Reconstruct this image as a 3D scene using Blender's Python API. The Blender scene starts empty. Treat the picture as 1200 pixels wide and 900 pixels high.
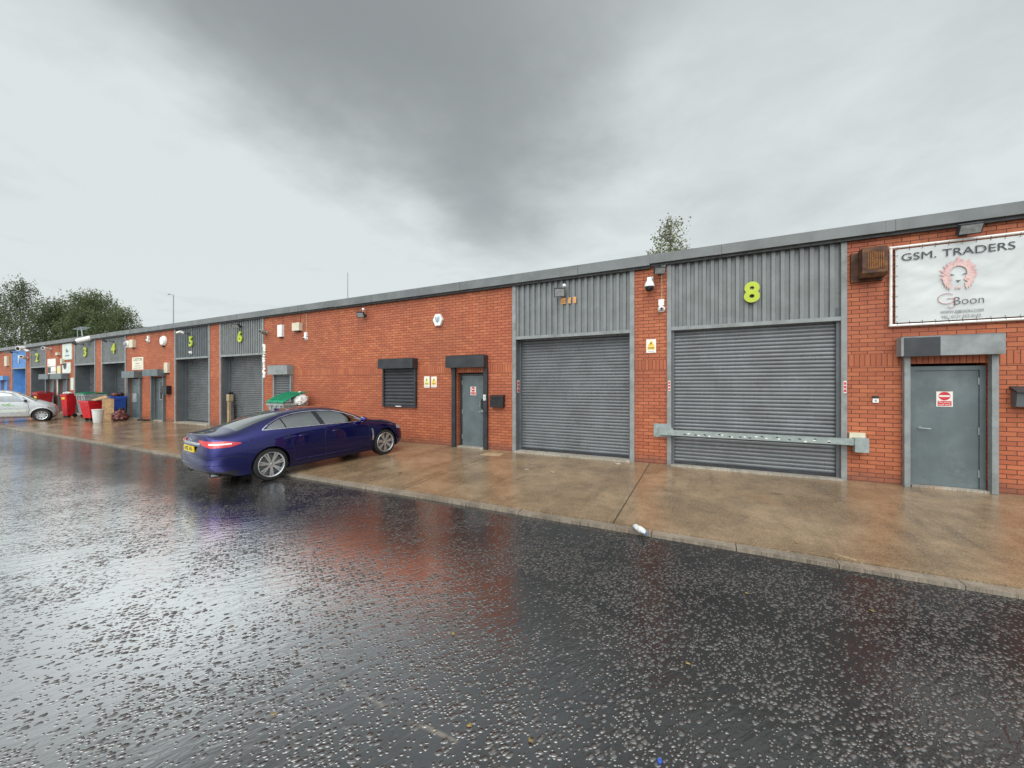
import bpy, bmesh, math, random
from mathutils import Vector, Matrix
from mathutils.bvhtree import BVHTree
random.seed(7)
SC = bpy.context.scene
COL = SC.collection
PI = math.pi
WALL_Y = 8.98          # facade plane, metres in front of the camera
EYE = 1.74             # camera height over the foot of the wall
ROAD_Z = -0.15

# ------------------------------------------------------------------ materials
# ---- look of the overcast sky and exposure
SKY_BLOBS = [(-.50, .70, .58, .44, 0, .85), (-.86, .55, .35, .22, -20, .45), (-.78, 1.30, .34, .60, 14, .85), (.80, 1.05, .50, .38, 0, .30), (-.3, .15, .6, .42, 0, .7), (.1, 1.9, .5, .4, 0, .15), (-1.9, 1.0, .9, .5, 0, -.18)]
CLOUD_LIGHT = (.69, .735, .735); CLOUD_DARK = (.25, .27, .272)
BACK_SKY_GAIN = 3.2
SUN_POWER = 1.25
EXPOSURE = 0.18
ROAD_IOR = 6.5
class NT:
    """tiny helper for building node trees"""
    def __init__(s, tree): s.t = tree; s.n = tree.nodes; s.l = tree.links
    def add(s, kind, **kw):
        nd = s.n.new(kind)
        for k, v in kw.items():
            if k.startswith('i_'):
                key = k[2:]
                key = int(key) if key.isdigit() else key.replace('_', ' ')
                nd.inputs[key].default_value = v
            else: setattr(nd, k, v)
        return nd
    def link(s, a, b): s.l.new(a, b)
    def math(s, op, a, b=None, c=None, clamp=False):
        nd = s.n.new('ShaderNodeMath'); nd.operation = op; nd.use_clamp = clamp
        for i, v in enumerate((a, b, c)):
            if v is None: continue
            if hasattr(v, 'links'): s.l.new(v, nd.inputs[i])
            else: nd.inputs[i].default_value = v
        return nd.outputs[0]
    def ramp(s, src, a, b, lo=0.0, hi=1.0, smooth=True):
        nd = s.n.new('ShaderNodeMapRange'); nd.interpolation_type = 'SMOOTHSTEP' if smooth else 'LINEAR'
        nd.inputs['From Min'].default_value = a; nd.inputs['From Max'].default_value = b
        nd.inputs['To Min'].default_value = lo; nd.inputs['To Max'].default_value = hi
        s.l.new(src, nd.inputs['Value']); return nd.outputs[0]
    def mix(s, fac, a, b, blend='MIX'):
        nd = s.n.new('ShaderNodeMix'); nd.data_type = 'RGBA'; nd.blend_type = blend
        for i, v in ((0, fac), (6, a), (7, b)):
            if hasattr(v, 'links'): s.l.new(v, nd.inputs[i])
            else: nd.inputs[i].default_value = (v if i == 0 else (*v, 1) if len(v) == 3 else v)
        return nd.outputs[2]
    def noise(s, vec, scale, detail=4, rough=.55, dist=0.0):
        nd = s.add('ShaderNodeTexNoise'); nd.inputs['Scale'].default_value = scale
        nd.inputs['Detail'].default_value = detail; nd.inputs['Roughness'].default_value = rough
        nd.inputs['Distortion'].default_value = dist
        if vec is not None: s.l.new(vec, nd.inputs['Vector'])
        return nd.outputs['Fac']
    def scale(s, vec, xyz):
        nd = s.add('ShaderNodeVectorMath', operation='MULTIPLY'); nd.inputs[1].default_value = xyz
        s.l.new(vec, nd.inputs[0]); return nd.outputs[0]

def newmat(name):
    m = bpy.data.materials.new(name); m.use_nodes = True
    nt = NT(m.node_tree); b = m.node_tree.nodes['Principled BSDF']
    return m, nt, b

def pmat(name, col, rough=.5, metal=0.0, var=.18, scale=6.0, bump=0.0, bscale=60.0, dirt=None, dirt_amt=.4, coat=0.0, streak=0.0, spec=.5, rvar=.1):
    """procedural painted / plastic / metal surface with uneven tone, dirt patches, drips"""
    m, nt, b = newmat(name)
    pos = nt.add('ShaderNodeNewGeometry').outputs['Position']
    n1 = nt.noise(pos, scale, 5)
    c = nt.mix(nt.ramp(n1, .3, .7), [max(0, x*(1-var)) for x in col], [min(1, x*(1+var)) for x in col])
    if dirt:
        n2 = nt.noise(pos, scale*.45+.7, 7, .65)
        c = nt.mix(nt.ramp(n2, .5, .72, 0, dirt_amt), c, dirt)
    if streak:
        n3 = nt.noise(nt.scale(pos, (22, 22, .9)), 1.0, 4)
        c = nt.mix(nt.ramp(n3, .5, .75, 0, streak), c, [x*.55 for x in col])
    nt.link(c, b.inputs['Base Color'])
    r = nt.ramp(nt.noise(pos, scale*1.7, 4), .3, .7, max(.03, rough-rvar), min(1, rough+rvar))
    nt.link(r, b.inputs['Roughness'])
    b.inputs['Metallic'].default_value = metal
    b.inputs['Specular IOR Level'].default_value = spec
    b.inputs['Coat Weight'].default_value = coat
    if coat: b.inputs['Coat Roughness'].default_value = .012
    if bump:
        bp = nt.add('ShaderNodeBump'); bp.inputs['Strength'].default_value = bump; bp.inputs['Distance'].default_value = .01
        nt.link(nt.noise(pos, bscale, 3), bp.inputs['Height']); nt.link(bp.outputs[0], b.inputs['Normal'])
    return m

def brick_mat():
    m, nt, b = newmat('facing_brick')
    pos = nt.add('ShaderNodeNewGeometry').outputs['Position']
    sp = nt.add('ShaderNodeSeparateXYZ'); nt.link(pos, sp.inputs[0])
    u = nt.math('ADD', sp.outputs[0], sp.outputs[1])
    cv = nt.add('ShaderNodeCombineXYZ'); nt.link(u, cv.inputs[0]); nt.link(nt.math('ADD', sp.outputs[2], -.02), cv.inputs[1])
    def brick(vec, w, h, off):
        k = nt.add('ShaderNodeTexBrick'); k.offset = off; k.offset_frequency = 2; k.squash = 1
        nt.link(vec, k.inputs['Vector'])
        k.inputs['Scale'].default_value = 1; k.inputs['Brick Width'].default_value = w; k.inputs['Row Height'].default_value = h
        k.inputs['Mortar Size'].default_value = .0052; k.inputs['Mortar Smooth'].default_value = .25; k.inputs['Bias'].default_value = -.1
        k.inputs['Color1'].default_value = (0, 0, 0, 1); k.inputs['Color2'].default_value = (1, 1, 1, 1); k.inputs['Mortar'].default_value = (.5, .5, .5, 1)
        return k.outputs['Color'], k.outputs['Fac']
    cA, fA = brick(cv.outputs[0], .225, .075, .5)
    cs = nt.add('ShaderNodeCombineXYZ'); nt.link(u, cs.inputs[0]); nt.link(nt.math('ADD', sp.outputs[2], -2.07 + .225*40), cs.inputs[1])
    cB, fB = brick(cs.outputs[0], .075, .225, 0.0)
    sold = nt.math('MULTIPLY', nt.math('GREATER_THAN', sp.outputs[2], 2.0705), nt.math('LESS_THAN', sp.outputs[2], 2.2945))
    tone = nt.mix(sold, cA, cB)
    fm = nt.add('ShaderNodeMix'); fm.data_type = 'FLOAT'
    nt.link(sold, fm.inputs[0]); nt.link(fA, fm.inputs[2]); nt.link(fB, fm.inputs[3]); fac = fm.outputs[0]
    n1 = nt.noise(pos, 1.3, 5); n2 = nt.noise(pos, 45, 4, .7)
    base = nt.mix(tone, (.375, .100, .044), (.52, .165, .072))
    base = nt.mix(nt.ramp(n1, .35, .7, 0, .5), base, (.34, .080, .046))
    base = nt.mix(nt.ramp(n2, .45, .75, 0, .35), base, (.62, .24, .14))
    # a few dark burnt bricks
    base = nt.mix(nt.ramp(nt.noise(nt.scale(cv.outputs[0], (4.44, 13.33, 1)), 1.7, 1), .66, .74, 0, .55), base, (.20, .042, .024))
    col = nt.mix(fac, base, (.060, .028, .022))
    # broad tonal drift and damp runs below the eaves
    col = nt.mix(nt.ramp(nt.noise(pos, .45, 4, .6), .4, .68, 0, .38), col, (.22, .070, .040))
    runs = nt.math('MULTIPLY', nt.ramp(nt.noise(nt.scale(pos, (5, 5, .35)), 1.0, 5, .65), .5, .72), nt.ramp(sp.outputs[2], 2.2, 4.3))
    col = nt.mix(nt.math('MULTIPLY', runs, .45), col, (.13, .048, .032))
    # pale lime smears and a damp dirty foot
    col = nt.mix(nt.ramp(nt.noise(nt.scale(pos, (1.5, 1.5, 6)), 1.4, 6, .7), .66, .78, 0, .22), col, (.60, .44, .36))
    foot = nt.ramp(nt.math('ADD', sp.outputs[2], nt.math('MULTIPLY', nt.noise(pos, 5, 4), .35)), .15, .48, .55, 0)
    col = nt.mix(foot, col, (.10, .062, .05))
    nt.link(col, b.inputs['Base Color'])
    nt.link(nt.ramp(n2, .3, .7, .52, .8), b.inputs['Roughness'])
    b.inputs['Specular IOR Level'].default_value = .35
    h = nt.math('ADD', nt.math('MULTIPLY', nt.math('SUBTRACT', 1, fac), 1.0), nt.math('MULTIPLY', n2, .35))
    bp = nt.add('ShaderNodeBump'); bp.inputs['Strength'].default_value = .8; bp.inputs['Distance'].default_value = .008
    nt.link(h, bp.inputs['Height']); nt.link(bp.outputs[0], b.inputs['Normal'])
    return m

def road_mat():
    """old chipped asphalt under a moving film of rainwater: stones stand out of the film"""
    m, nt, b = newmat('wet_asphalt')
    pos = nt.add('ShaderNodeNewGeometry').outputs['Position']
    rot = nt.add('ShaderNodeVectorRotate', rotation_type='Z_AXIS'); rot.inputs['Angle'].default_value = math.radians(ROAD_FLOW)
    nt.link(pos, rot.inputs['Vector']); fl = rot.outputs[0]
    warp = nt.add('ShaderNodeTexNoise'); warp.inputs['Scale'].default_value = 9; nt.link(pos, warp.inputs['Vector'])
    wv = nt.add('ShaderNodeVectorMath', operation='MULTIPLY_ADD'); nt.link(warp.outputs['Color'], wv.inputs[0]); wv.inputs[1].default_value = (.05, .05, 0)
    nt.link(nt.scale(fl, (1, 1.35, 1)), wv.inputs[2])
    spx = nt.add('ShaderNodeSeparateXYZ'); nt.link(pos, spx.inputs[0])
    def chips(sc, lo, hi, prob):
        v = nt.add('ShaderNodeTexVoronoi', voronoi_dimensions='2D'); v.inputs['Scale'].default_value = sc; v.inputs['Randomness'].default_value = 1
        nt.link(wv.outputs[0], v.inputs['Vector'])
        s = nt.add('ShaderNodeSeparateXYZ'); nt.link(v.outputs['Color'], s.inputs[0])
        dens = nt.math('ADD', nt.ramp(nt.noise(fl, 1.3, 4, .6), .34, .66, -.26, .24), nt.ramp(spx.outputs[0], -5.5, -.5, -.10, .04))
        on = nt.math('GREATER_THAN', nt.math('ADD', s.outputs[0], dens), 1-prob)
        d = nt.math('DIVIDE', v.outputs['Distance'], nt.math('MULTIPLY_ADD', s.outputs[1], .5, .75))
        return nt.math('MULTIPLY', nt.ramp(d, lo, hi, 1, 0), on)
    c1 = chips(20, .12, .46, .33)
    c2 = chips(36, .12, .46, .38)
    chip = nt.math('MAXIMUM', c1, nt.math('MULTIPLY', c2, .7))
    worn = nt.noise(pos, .35, 6, .6)
    base = nt.mix(nt.ramp(worn, .35, .65), (.013, .013, .014), (.024, .023, .023))
    grain = nt.noise(pos, 160, 2)
    base = nt.mix(nt.ramp(grain, .4, .7, 0, .4), base, (.045, .043, .042))
    stone = nt.mix(nt.ramp(nt.noise(pos, 30, 2), .35, .7), (.03, .028, .027), (.12, .11, .10))
    base = nt.mix(nt.math('MULTIPLY', chip, .75), base, stone)
    # sandy overband lines where the tarmac was patched
    sp = nt.add('ShaderNodeSeparateXYZ'); nt.link(pos, sp.inputs[0])
    wob = nt.math('MULTIPLY', nt.math('SUBTRACT', nt.noise(pos, 1.6, 5), .5), .16)
    ln = nt.math('ABSOLUTE', nt.math('ADD', nt.math('SUBTRACT', sp.outputs[1], nt.math('MULTIPLY_ADD', sp.outputs[0], SEAM[0], SEAM[1])), wob))
    seam = nt.math('MULTIPLY', nt.ramp(ln, .004, .022, 1, 0), nt.ramp(nt.noise(pos, 5, 6, .7), .45, .62))
    base = nt.mix(nt.math('MULTIPLY', seam, .8), base, (.21, .175, .13))
    nt.link(base, b.inputs['Base Color'])
    film = nt.ramp(nt.noise(pos, .55, 5, .6), .35, .65, .02, .09)
    nt.link(nt.math('ADD', film, nt.math('MULTIPLY', chip, .22)), b.inputs['Roughness'])
    b.inputs['IOR'].default_value = ROAD_IOR; 
    # sky sheen painted in through specular level: strong at left, dimmed right and wallward
    depth = nt.ramp(nt.math('ADD', sp.outputs[0], nt.math('MULTIPLY', nt.math('SUBTRACT', nt.noise(pos, .4, 5, .6), .5), 3.0)), -4.0, -.2, 1.0, .058)  # depth holds the painted sheen strength here
    depth = nt.math('MULTIPLY', depth, nt.ramp(sp.outputs[1], .4, 1.7, .5, 1))
    depth = nt.math('MULTIPLY', depth, nt.ramp(nt.math('ADD', sp.outputs[1], nt.math('MULTIPLY', nt.noise(pos, .7, 4), 1.0)), 2.9, 4.4, 1, .24))
    lv = nt.add('ShaderNodeMix', data_type='FLOAT'); nt.link(nt.ramp(chip, .05, .5), lv.inputs[0]); nt.link(depth, lv.inputs[2]); nt.link(nt.ramp(sp.outputs[0], -4.6, -1.2, .09, .19), lv.inputs[3])
    nt.link(lv.outputs[0], b.inputs['Specular IOR Level'])
    rip = nt.noise(nt.scale(fl, (1.0, 3.2, 1)), 5.5, 3, .5, .6)
    rip2 = nt.noise(nt.scale(fl, (1.0, 2.2, 1)), 22, 3, .6, .4)
    h = nt.math('ADD', nt.math('MULTIPLY', rip, .0048), nt.math('MULTIPLY', rip2, .0014))
    h = nt.math('ADD', h, nt.math('MULTIPLY', chip, .0056))
    h = nt.math('ADD', h, nt.math('MULTIPLY', grain, .00008))
    bp = nt.add('ShaderNodeBump'); bp.inputs['Strength'].default_value = 1; bp.inputs['Distance'].default_value = 1
    nt.link(h, bp.inputs['Height']); nt.link(bp.outputs[0], b.inputs['Normal'])
    return m

def concrete_mat(name, lo, hi, wetlo, wethi, agg=True):
    m, nt, b = newmat(name)
    pos = nt.add('ShaderNodeNewGeometry').outputs['Position']
    big = nt.noise(pos, .9, 7, .65); mid = nt.noise(pos, 4, 6, .7)
    col = nt.mix(nt.ramp(big, .32, .68), lo, hi)
    col = nt.mix(nt.ramp(mid, .42, .75, 0, .5), col, [x*.55 for x in lo])
    if agg:
        drain = nt.noise(nt.scale(pos, (2.6, .35, 1)), 1.0, 5, .65)
        col = nt.mix(nt.ramp(drain, .5, .72, 0, .55), col, [x*.5 for x in lo])
        oil = nt.noise(pos, 1.9, 5, .6, 1.0)
        col = nt.mix(nt.ramp(oil, .62, .72, 0, .6), col, (.045, .036, .028))
        rust = nt.noise(pos, .8, 5, .6)
        col = nt.mix(nt.ramp(rust, .58, .7, 0, .35), col, (.30, .125, .05))
        v = nt.add('ShaderNodeTexVoronoi', voronoi_dimensions='2D'); v.inputs['Scale'].default_value = 115; nt.link(pos, v.inputs['Vector'])
        s = nt.add('ShaderNodeSeparateXYZ'); nt.link(v.outputs['Color'], s.inputs[0])
        col = nt.mix(nt.math('MULTIPLY', nt.ramp(s.outputs[0], .7, .95), .42), col, (.44, .35, .24))
        col = nt.mix(nt.math('MULTIPLY', nt.ramp(s.outputs[1], .75, .95), .5), col, (.07, .05, .036))
    nt.link(col, b.inputs['Base Color'])
    wet = nt.ramp(nt.noise(nt.scale(pos, (1, 1.4, 1)), 1.1, 6, .6), .38, .62, wetlo, wethi)
    nt.link(wet, b.inputs['Roughness']); b.inputs['IOR'].default_value = 1.38
    g = nt.noise(pos, 110, 3, .7)
    h = nt.math('ADD', nt.math('MULTIPLY', g, .0012), nt.math('MULTIPLY', nt.noise(pos, 14, 4), .0035))
    bp = nt.add('ShaderNodeBump'); bp.inputs['Strength'].default_value = 1; bp.inputs['Distance'].default_value = 1
    nt.link(h, bp.inputs['Height']); nt.link(bp.outputs[0], b.inputs['Normal'])
    return m

def glass_mat(name, tint, gloss=.06):
    m, nt, b = newmat(name)
    out = nt.n['Material Output']; nt.n.remove(b)
    tr = nt.add('ShaderNodeBsdfTransparent'); tr.inputs[0].default_value = (*tint, 1)
    gl = nt.add('ShaderNodeBsdfGlossy'); gl.inputs['Roughness'].default_value = .02
    pos = nt.add('ShaderNodeNewGeometry').outputs['Position']
    c = nt.mix(nt.noise(pos, 90, 2), (.85, .9, .9), (1, 1, 1)); nt.link(c, gl.inputs[0])
    fr = nt.add('ShaderNodeFresnel'); fr.inputs[0].default_value = 1.55
    mx = nt.add('ShaderNodeMixShader'); nt.link(nt.math('ADD', fr.outputs[0], gloss, clamp=True), mx.inputs[0])
    nt.link(tr.outputs[0], mx.inputs[1]); nt.link(gl.outputs[0], mx.inputs[2]); nt.link(mx.outputs[0], out.inputs[0])
    return m

def leaf_mat(name, a, b_):
    m, nt, b = newmat(name)
    oi = nt.add('ShaderNodeNewGeometry')
    n = nt.noise(oi.outputs['Position'], 1.1, 3)
    c = nt.mix(oi.outputs['Random Per Island'], a, b_)
    c = nt.mix(nt.ramp(n, .35, .65, 0, .6), c, [x*.5 for x in a])
    nt.link(c, b.inputs['Base Color']); b.inputs['Roughness'].default_value = .6
    b.inputs['Specular IOR Level'].default_value = .3
    b.inputs['Subsurface Weight'].default_value = 0
    tl = nt.add('ShaderNodeBsdfTranslucent'); nt.link(c, tl.inputs[0])
    mx = nt.add('ShaderNodeMixShader'); mx.inputs[0].default_value = .3
    out = nt.n['Material Output']; nt.link(b.outputs[0], mx.inputs[1]); nt.link(tl.outputs[0], mx.inputs[2]); nt.link(mx.outputs[0], out.inputs[0])
    return m

ROAD_FLOW = -60
SEAM = (0.0, 1.68)    # y = a x + b of the repaired seam in the tarmac
M = {}
M['brick'] = brick_mat()
M['road'] = road_mat()
M['apron'] = concrete_mat('wet_brown_concrete', (.165, .108, .060), (.315, .218, .13), .03, .24)
M['kerb'] = concrete_mat('wet_kerb_concrete', (.17, .14, .11), (.29, .25, .205), .2, .5)
M['pale_concrete'] = concrete_mat('pale_concrete', (.30, .28, .24), (.46, .43, .38), .3, .6)
M['joint'] = pmat('joint_grit', (.045, .036, .026), .6, var=.4, scale=20)
M['patch'] = concrete_mat('pale_patch_concrete', (.34, .25, .15), (.46, .35, .22), .2, .5)
M['steel_grey'] = pmat('grey_painted_cladding', (.185, .198, .20), .36, var=.12, scale=3, dirt=(.16, .165, .16), dirt_amt=.35, streak=.18, bump=.04)
M['steel_dark'] = pmat('blue_grey_painted_cladding', (.105, .12, .13), .38, var=.12, scale=3, dirt=(.12, .125, .13), dirt_amt=.35, streak=.18)
M['trim_grey'] = pmat('pale_grey_steel_trim', (.235, .255, .258), .38, var=.14, scale=5, dirt=(.11, .105, .09), dirt_amt=.5, streak=.25, bump=.05)
M['fascia'] = pmat('weathered_grey_fascia', (.145, .155, .157), .34, var=.16, scale=2, dirt=(.095, .10, .095), dirt_amt=.5, streak=.12)
M['gutter_dark'] = pmat('dark_gutter', (.045, .047, .048), .5, var=.2)
M['shutter'] = pmat('galvanised_shutter', (.130, .139, .148), .34, metal=.2, var=.12, scale=2.2, dirt=(.08, .08, .083), dirt_amt=.5, streak=.3)
M['shutter_dark'] = pmat('charcoal_shutter', (.035, .037, .042), .4, var=.2, scale=3)
M['charcoal'] = pmat('charcoal_painted_steel', (.028, .030, .036), .38, var=.25, scale=4, streak=.3, dirt=(.07, .07, .07), dirt_amt=.4)
M['door_grey'] = pmat('grey_green_steel_door', (.112, .142, .152), .36, var=.14, scale=2.5, dirt=(.24, .27, .27), dirt_amt=.35, streak=.2, bump=.05, bscale=14)
M['blue_steel'] = pmat('blue_painted_steel', (.12, .30, .62), .45, var=.1, scale=3, dirt=(.10, .2, .38), dirt_amt=.4)
M['galv'] = pmat('galvanised_steel', (.30, .35, .345), .42, metal=.25, var=.15, scale=14, dirt=(.23, .25, .24), dirt_amt=.6, bump=.1)
M['rust'] = pmat('rusty_vent', (.075, .032, .016), .7, var=.4, scale=9, dirt=(.24, .095, .022), dirt_amt=.85, bump=.3)
M['rust_slat'] = pmat('orange_rust', (.20, .075, .014), .75, var=.45, scale=22, dirt=(.07, .03, .014), dirt_amt=.7, bump=.3)
M['white'] = pmat('white_plastic', (.78, .78, .75), .4, var=.06, scale=9, dirt=(.5, .48, .43), dirt_amt=.3)
M['cream'] = pmat('cream_plastic', (.60, .55, .42), .45, var=.08, scale=9, dirt=(.4, .36, .28), dirt_amt=.4)
M['black'] = pmat('black_plastic', (.015, .015, .017), .35, var=.3)
M['lens'] = pmat('dark_lens', (.012, .012, .014), .06, var=.1, rvar=.02)
M['lamp_glass'] = pmat('frosted_lamp_glass', (.27, .28, .28), .15, var=.2, scale=20)
M['lime'] = pmat('lime_green_letter', (.43, .52, .03), .35, var=.06, scale=4, dirt=(.38, .52, .04), dirt_amt=.3)
M['banner'] = pmat('white_pvc_banner', (.55, .575, .575), .42, var=.05, scale=2.5, dirt=(.42, .45, .45), dirt_amt=.4, bump=.25, bscale=7)
M['ink'] = pmat('dark_grey_print', (.045, .047, .055), .5, var=.15, scale=30)
M['ink_soft'] = pmat('grey_print', (.20, .20, .22), .5, var=.15, scale=30)
M['pink'] = pmat('faded_pink_print', (.60, .37, .36), .5, var=.14, scale=25)
M['pink2'] = pmat('faded_salmon_print', (.64, .44, .42), .5, var=.14, scale=25)
M['red_sign'] = pmat('red_sign_print', (.56, .03, .05), .4, var=.1, scale=20)
M['yellow_sign'] = pmat('yellow_sign_print', (.78, .53, .03), .4, var=.1, scale=20)
M['yellow_faded'] = pmat('faded_yellow_print', (.70, .68, .16), .4, var=.1, scale=20)
M['sign_white'] = pmat('white_sign_panel', (.76, .74, .68), .4, var=.05, scale=10)
M['sign_cream'] = pmat('cream_sign_panel', (.72, .66, .52), .4, var=.06, scale=6)
M['sign_pale'] = pmat('pale_green_sign_panel', (.60, .66, .60), .4, var=.08, scale=6)
M['orange_old'] = pmat('old_orange_paint', (.62, .30, .10), .6, var=.3, scale=14)
M['blue_mark'] = pmat('blue_print', (.10, .17, .30), .4)
M['wood'] = pmat('weathered_board', (.36, .23, .11), .7, var=.3, scale=8, bump=.2)
M['rubber'] = pmat('black_rubber', (.014, .014, .015), .6, var=.3, bump=.1)
M['bin_red'] = pmat('red_bin_plastic', (.58, .012, .022), .35, var=.14, scale=4, dirt=(.36, .02, .02), dirt_amt=.4)
M['bin_red2'] = pmat('dark_red_bin_plastic', (.36, .012, .016), .4, var=.14, scale=4)
M['bin_blue'] = pmat('blue_bin_plastic', (.03, .09, .42), .38, var=.14, scale=4)
M['bin_green'] = pmat('green_bin_lid', (.012, .23, .12), .28, var=.15, scale=4)
M['bin_steel'] = pmat('galvanised_bin_body', (.36, .39, .39), .45, metal=.2, var=.15, scale=5, dirt=(.2, .2, .19), dirt_amt=.5)
M['tub'] = pmat('white_tub_plastic', (.66, .68, .67), .4, var=.08, scale=5)
M['bag'] = pmat('maroon_bin_bag', (.115, .025, .022), .28, var=.4, scale=7, bump=.5, bscale=22)
M['bag_black'] = pmat('black_bin_bag', (.014, .013, .014), .25, var=.4, scale=7, bump=.5, bscale=22)
M['bag_white'] = pmat('white_bin_bag', (.62, .62, .60), .35, var=.2, scale=9, bump=.4, bscale=26)
M['foam'] = pmat('white_foam', (.78, .77, .73), .8, var=.1, bump=.4, bscale=40)
M['chrome'] = pmat('bright_chrome', (.80, .81, .82), .12, metal=1, var=.04, rvar=.04)
M['alloy'] = pmat('silver_alloy', (.62, .63, .65), .24, metal=.85, var=.05, rvar=.06)
M['car_blue'] = pmat('deep_blue_car_paint', (.0065, .0075, .130), .24, metal=.9, var=.04, coat=1, spec=.5, rvar=.03)
M['car_silver'] = pmat('silver_car_paint', (.52, .54, .56), .3, metal=.25, var=.0, coat=.6)
M['car_white'] = pmat('pale_car_paint', (.66, .68, .69), .25, metal=.2, var=.03, coat=.6)
M['tail_red'] = pmat('red_lamp_lens', (.50, .006, .014), .1, var=.2, scale=30, coat=1, rvar=.04)
M['tail_white'] = pmat('clear_lamp_lens', (.74, .66, .66), .15, var=.12, scale=40, rvar=.04)
M['plate'] = pmat('yellow_number_plate', (.80, .58, .012), .35, var=.04)
M['trim_black'] = pmat('black_trim', (.012, .012, .014), .3, var=.2)
M['interior'] = pmat('dark_trim_fabric', (.035, .033, .032), .7, var=.2)
M['seat_tan'] = pmat('grey_seat_leather', (.10, .095, .09), .5, var=.15)
M['car_glass'] = glass_mat('tinted_car_glass', (.60, .68, .64), .24)
M['rear_glass'] = glass_mat('rear_car_glass', (.42, .50, .48), .34)
M['bark'] = pmat('grey_bark', (.11, .095, .08), .85, var=.4, scale=9, bump=.6, bscale=25)
M['leaf_dark'] = leaf_mat('dark_birch_leaf', (.10, .130, .06), (.15, .185, .088))
M['leaf_mid'] = leaf_mat('birch_leaf', (.115, .15, .065), (.175, .21, .095))
M['leaf_pale'] = leaf_mat('pale_leaf', (.16, .19, .09), (.36, .37, .22))
M['leaf_yellow'] = pmat('fallen_leaf', (.46, .33, .10), .6, var=.3, scale=40)
M['bottle'] = pmat('crushed_clear_plastic', (.62, .67, .72), .15, var=.12, scale=30, spec=.8)
M['paper'] = pmat('wet_paper', (.66, .62, .55), .6, var=.1, scale=30)
M['decal_green'] = pmat('green_graphic', (.18, .38, .12), .4, var=.15)
M['roof_grey'] = pmat('grey_roof_sheet', (.17, .185, .19), .5, var=.1, scale=1)

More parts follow.
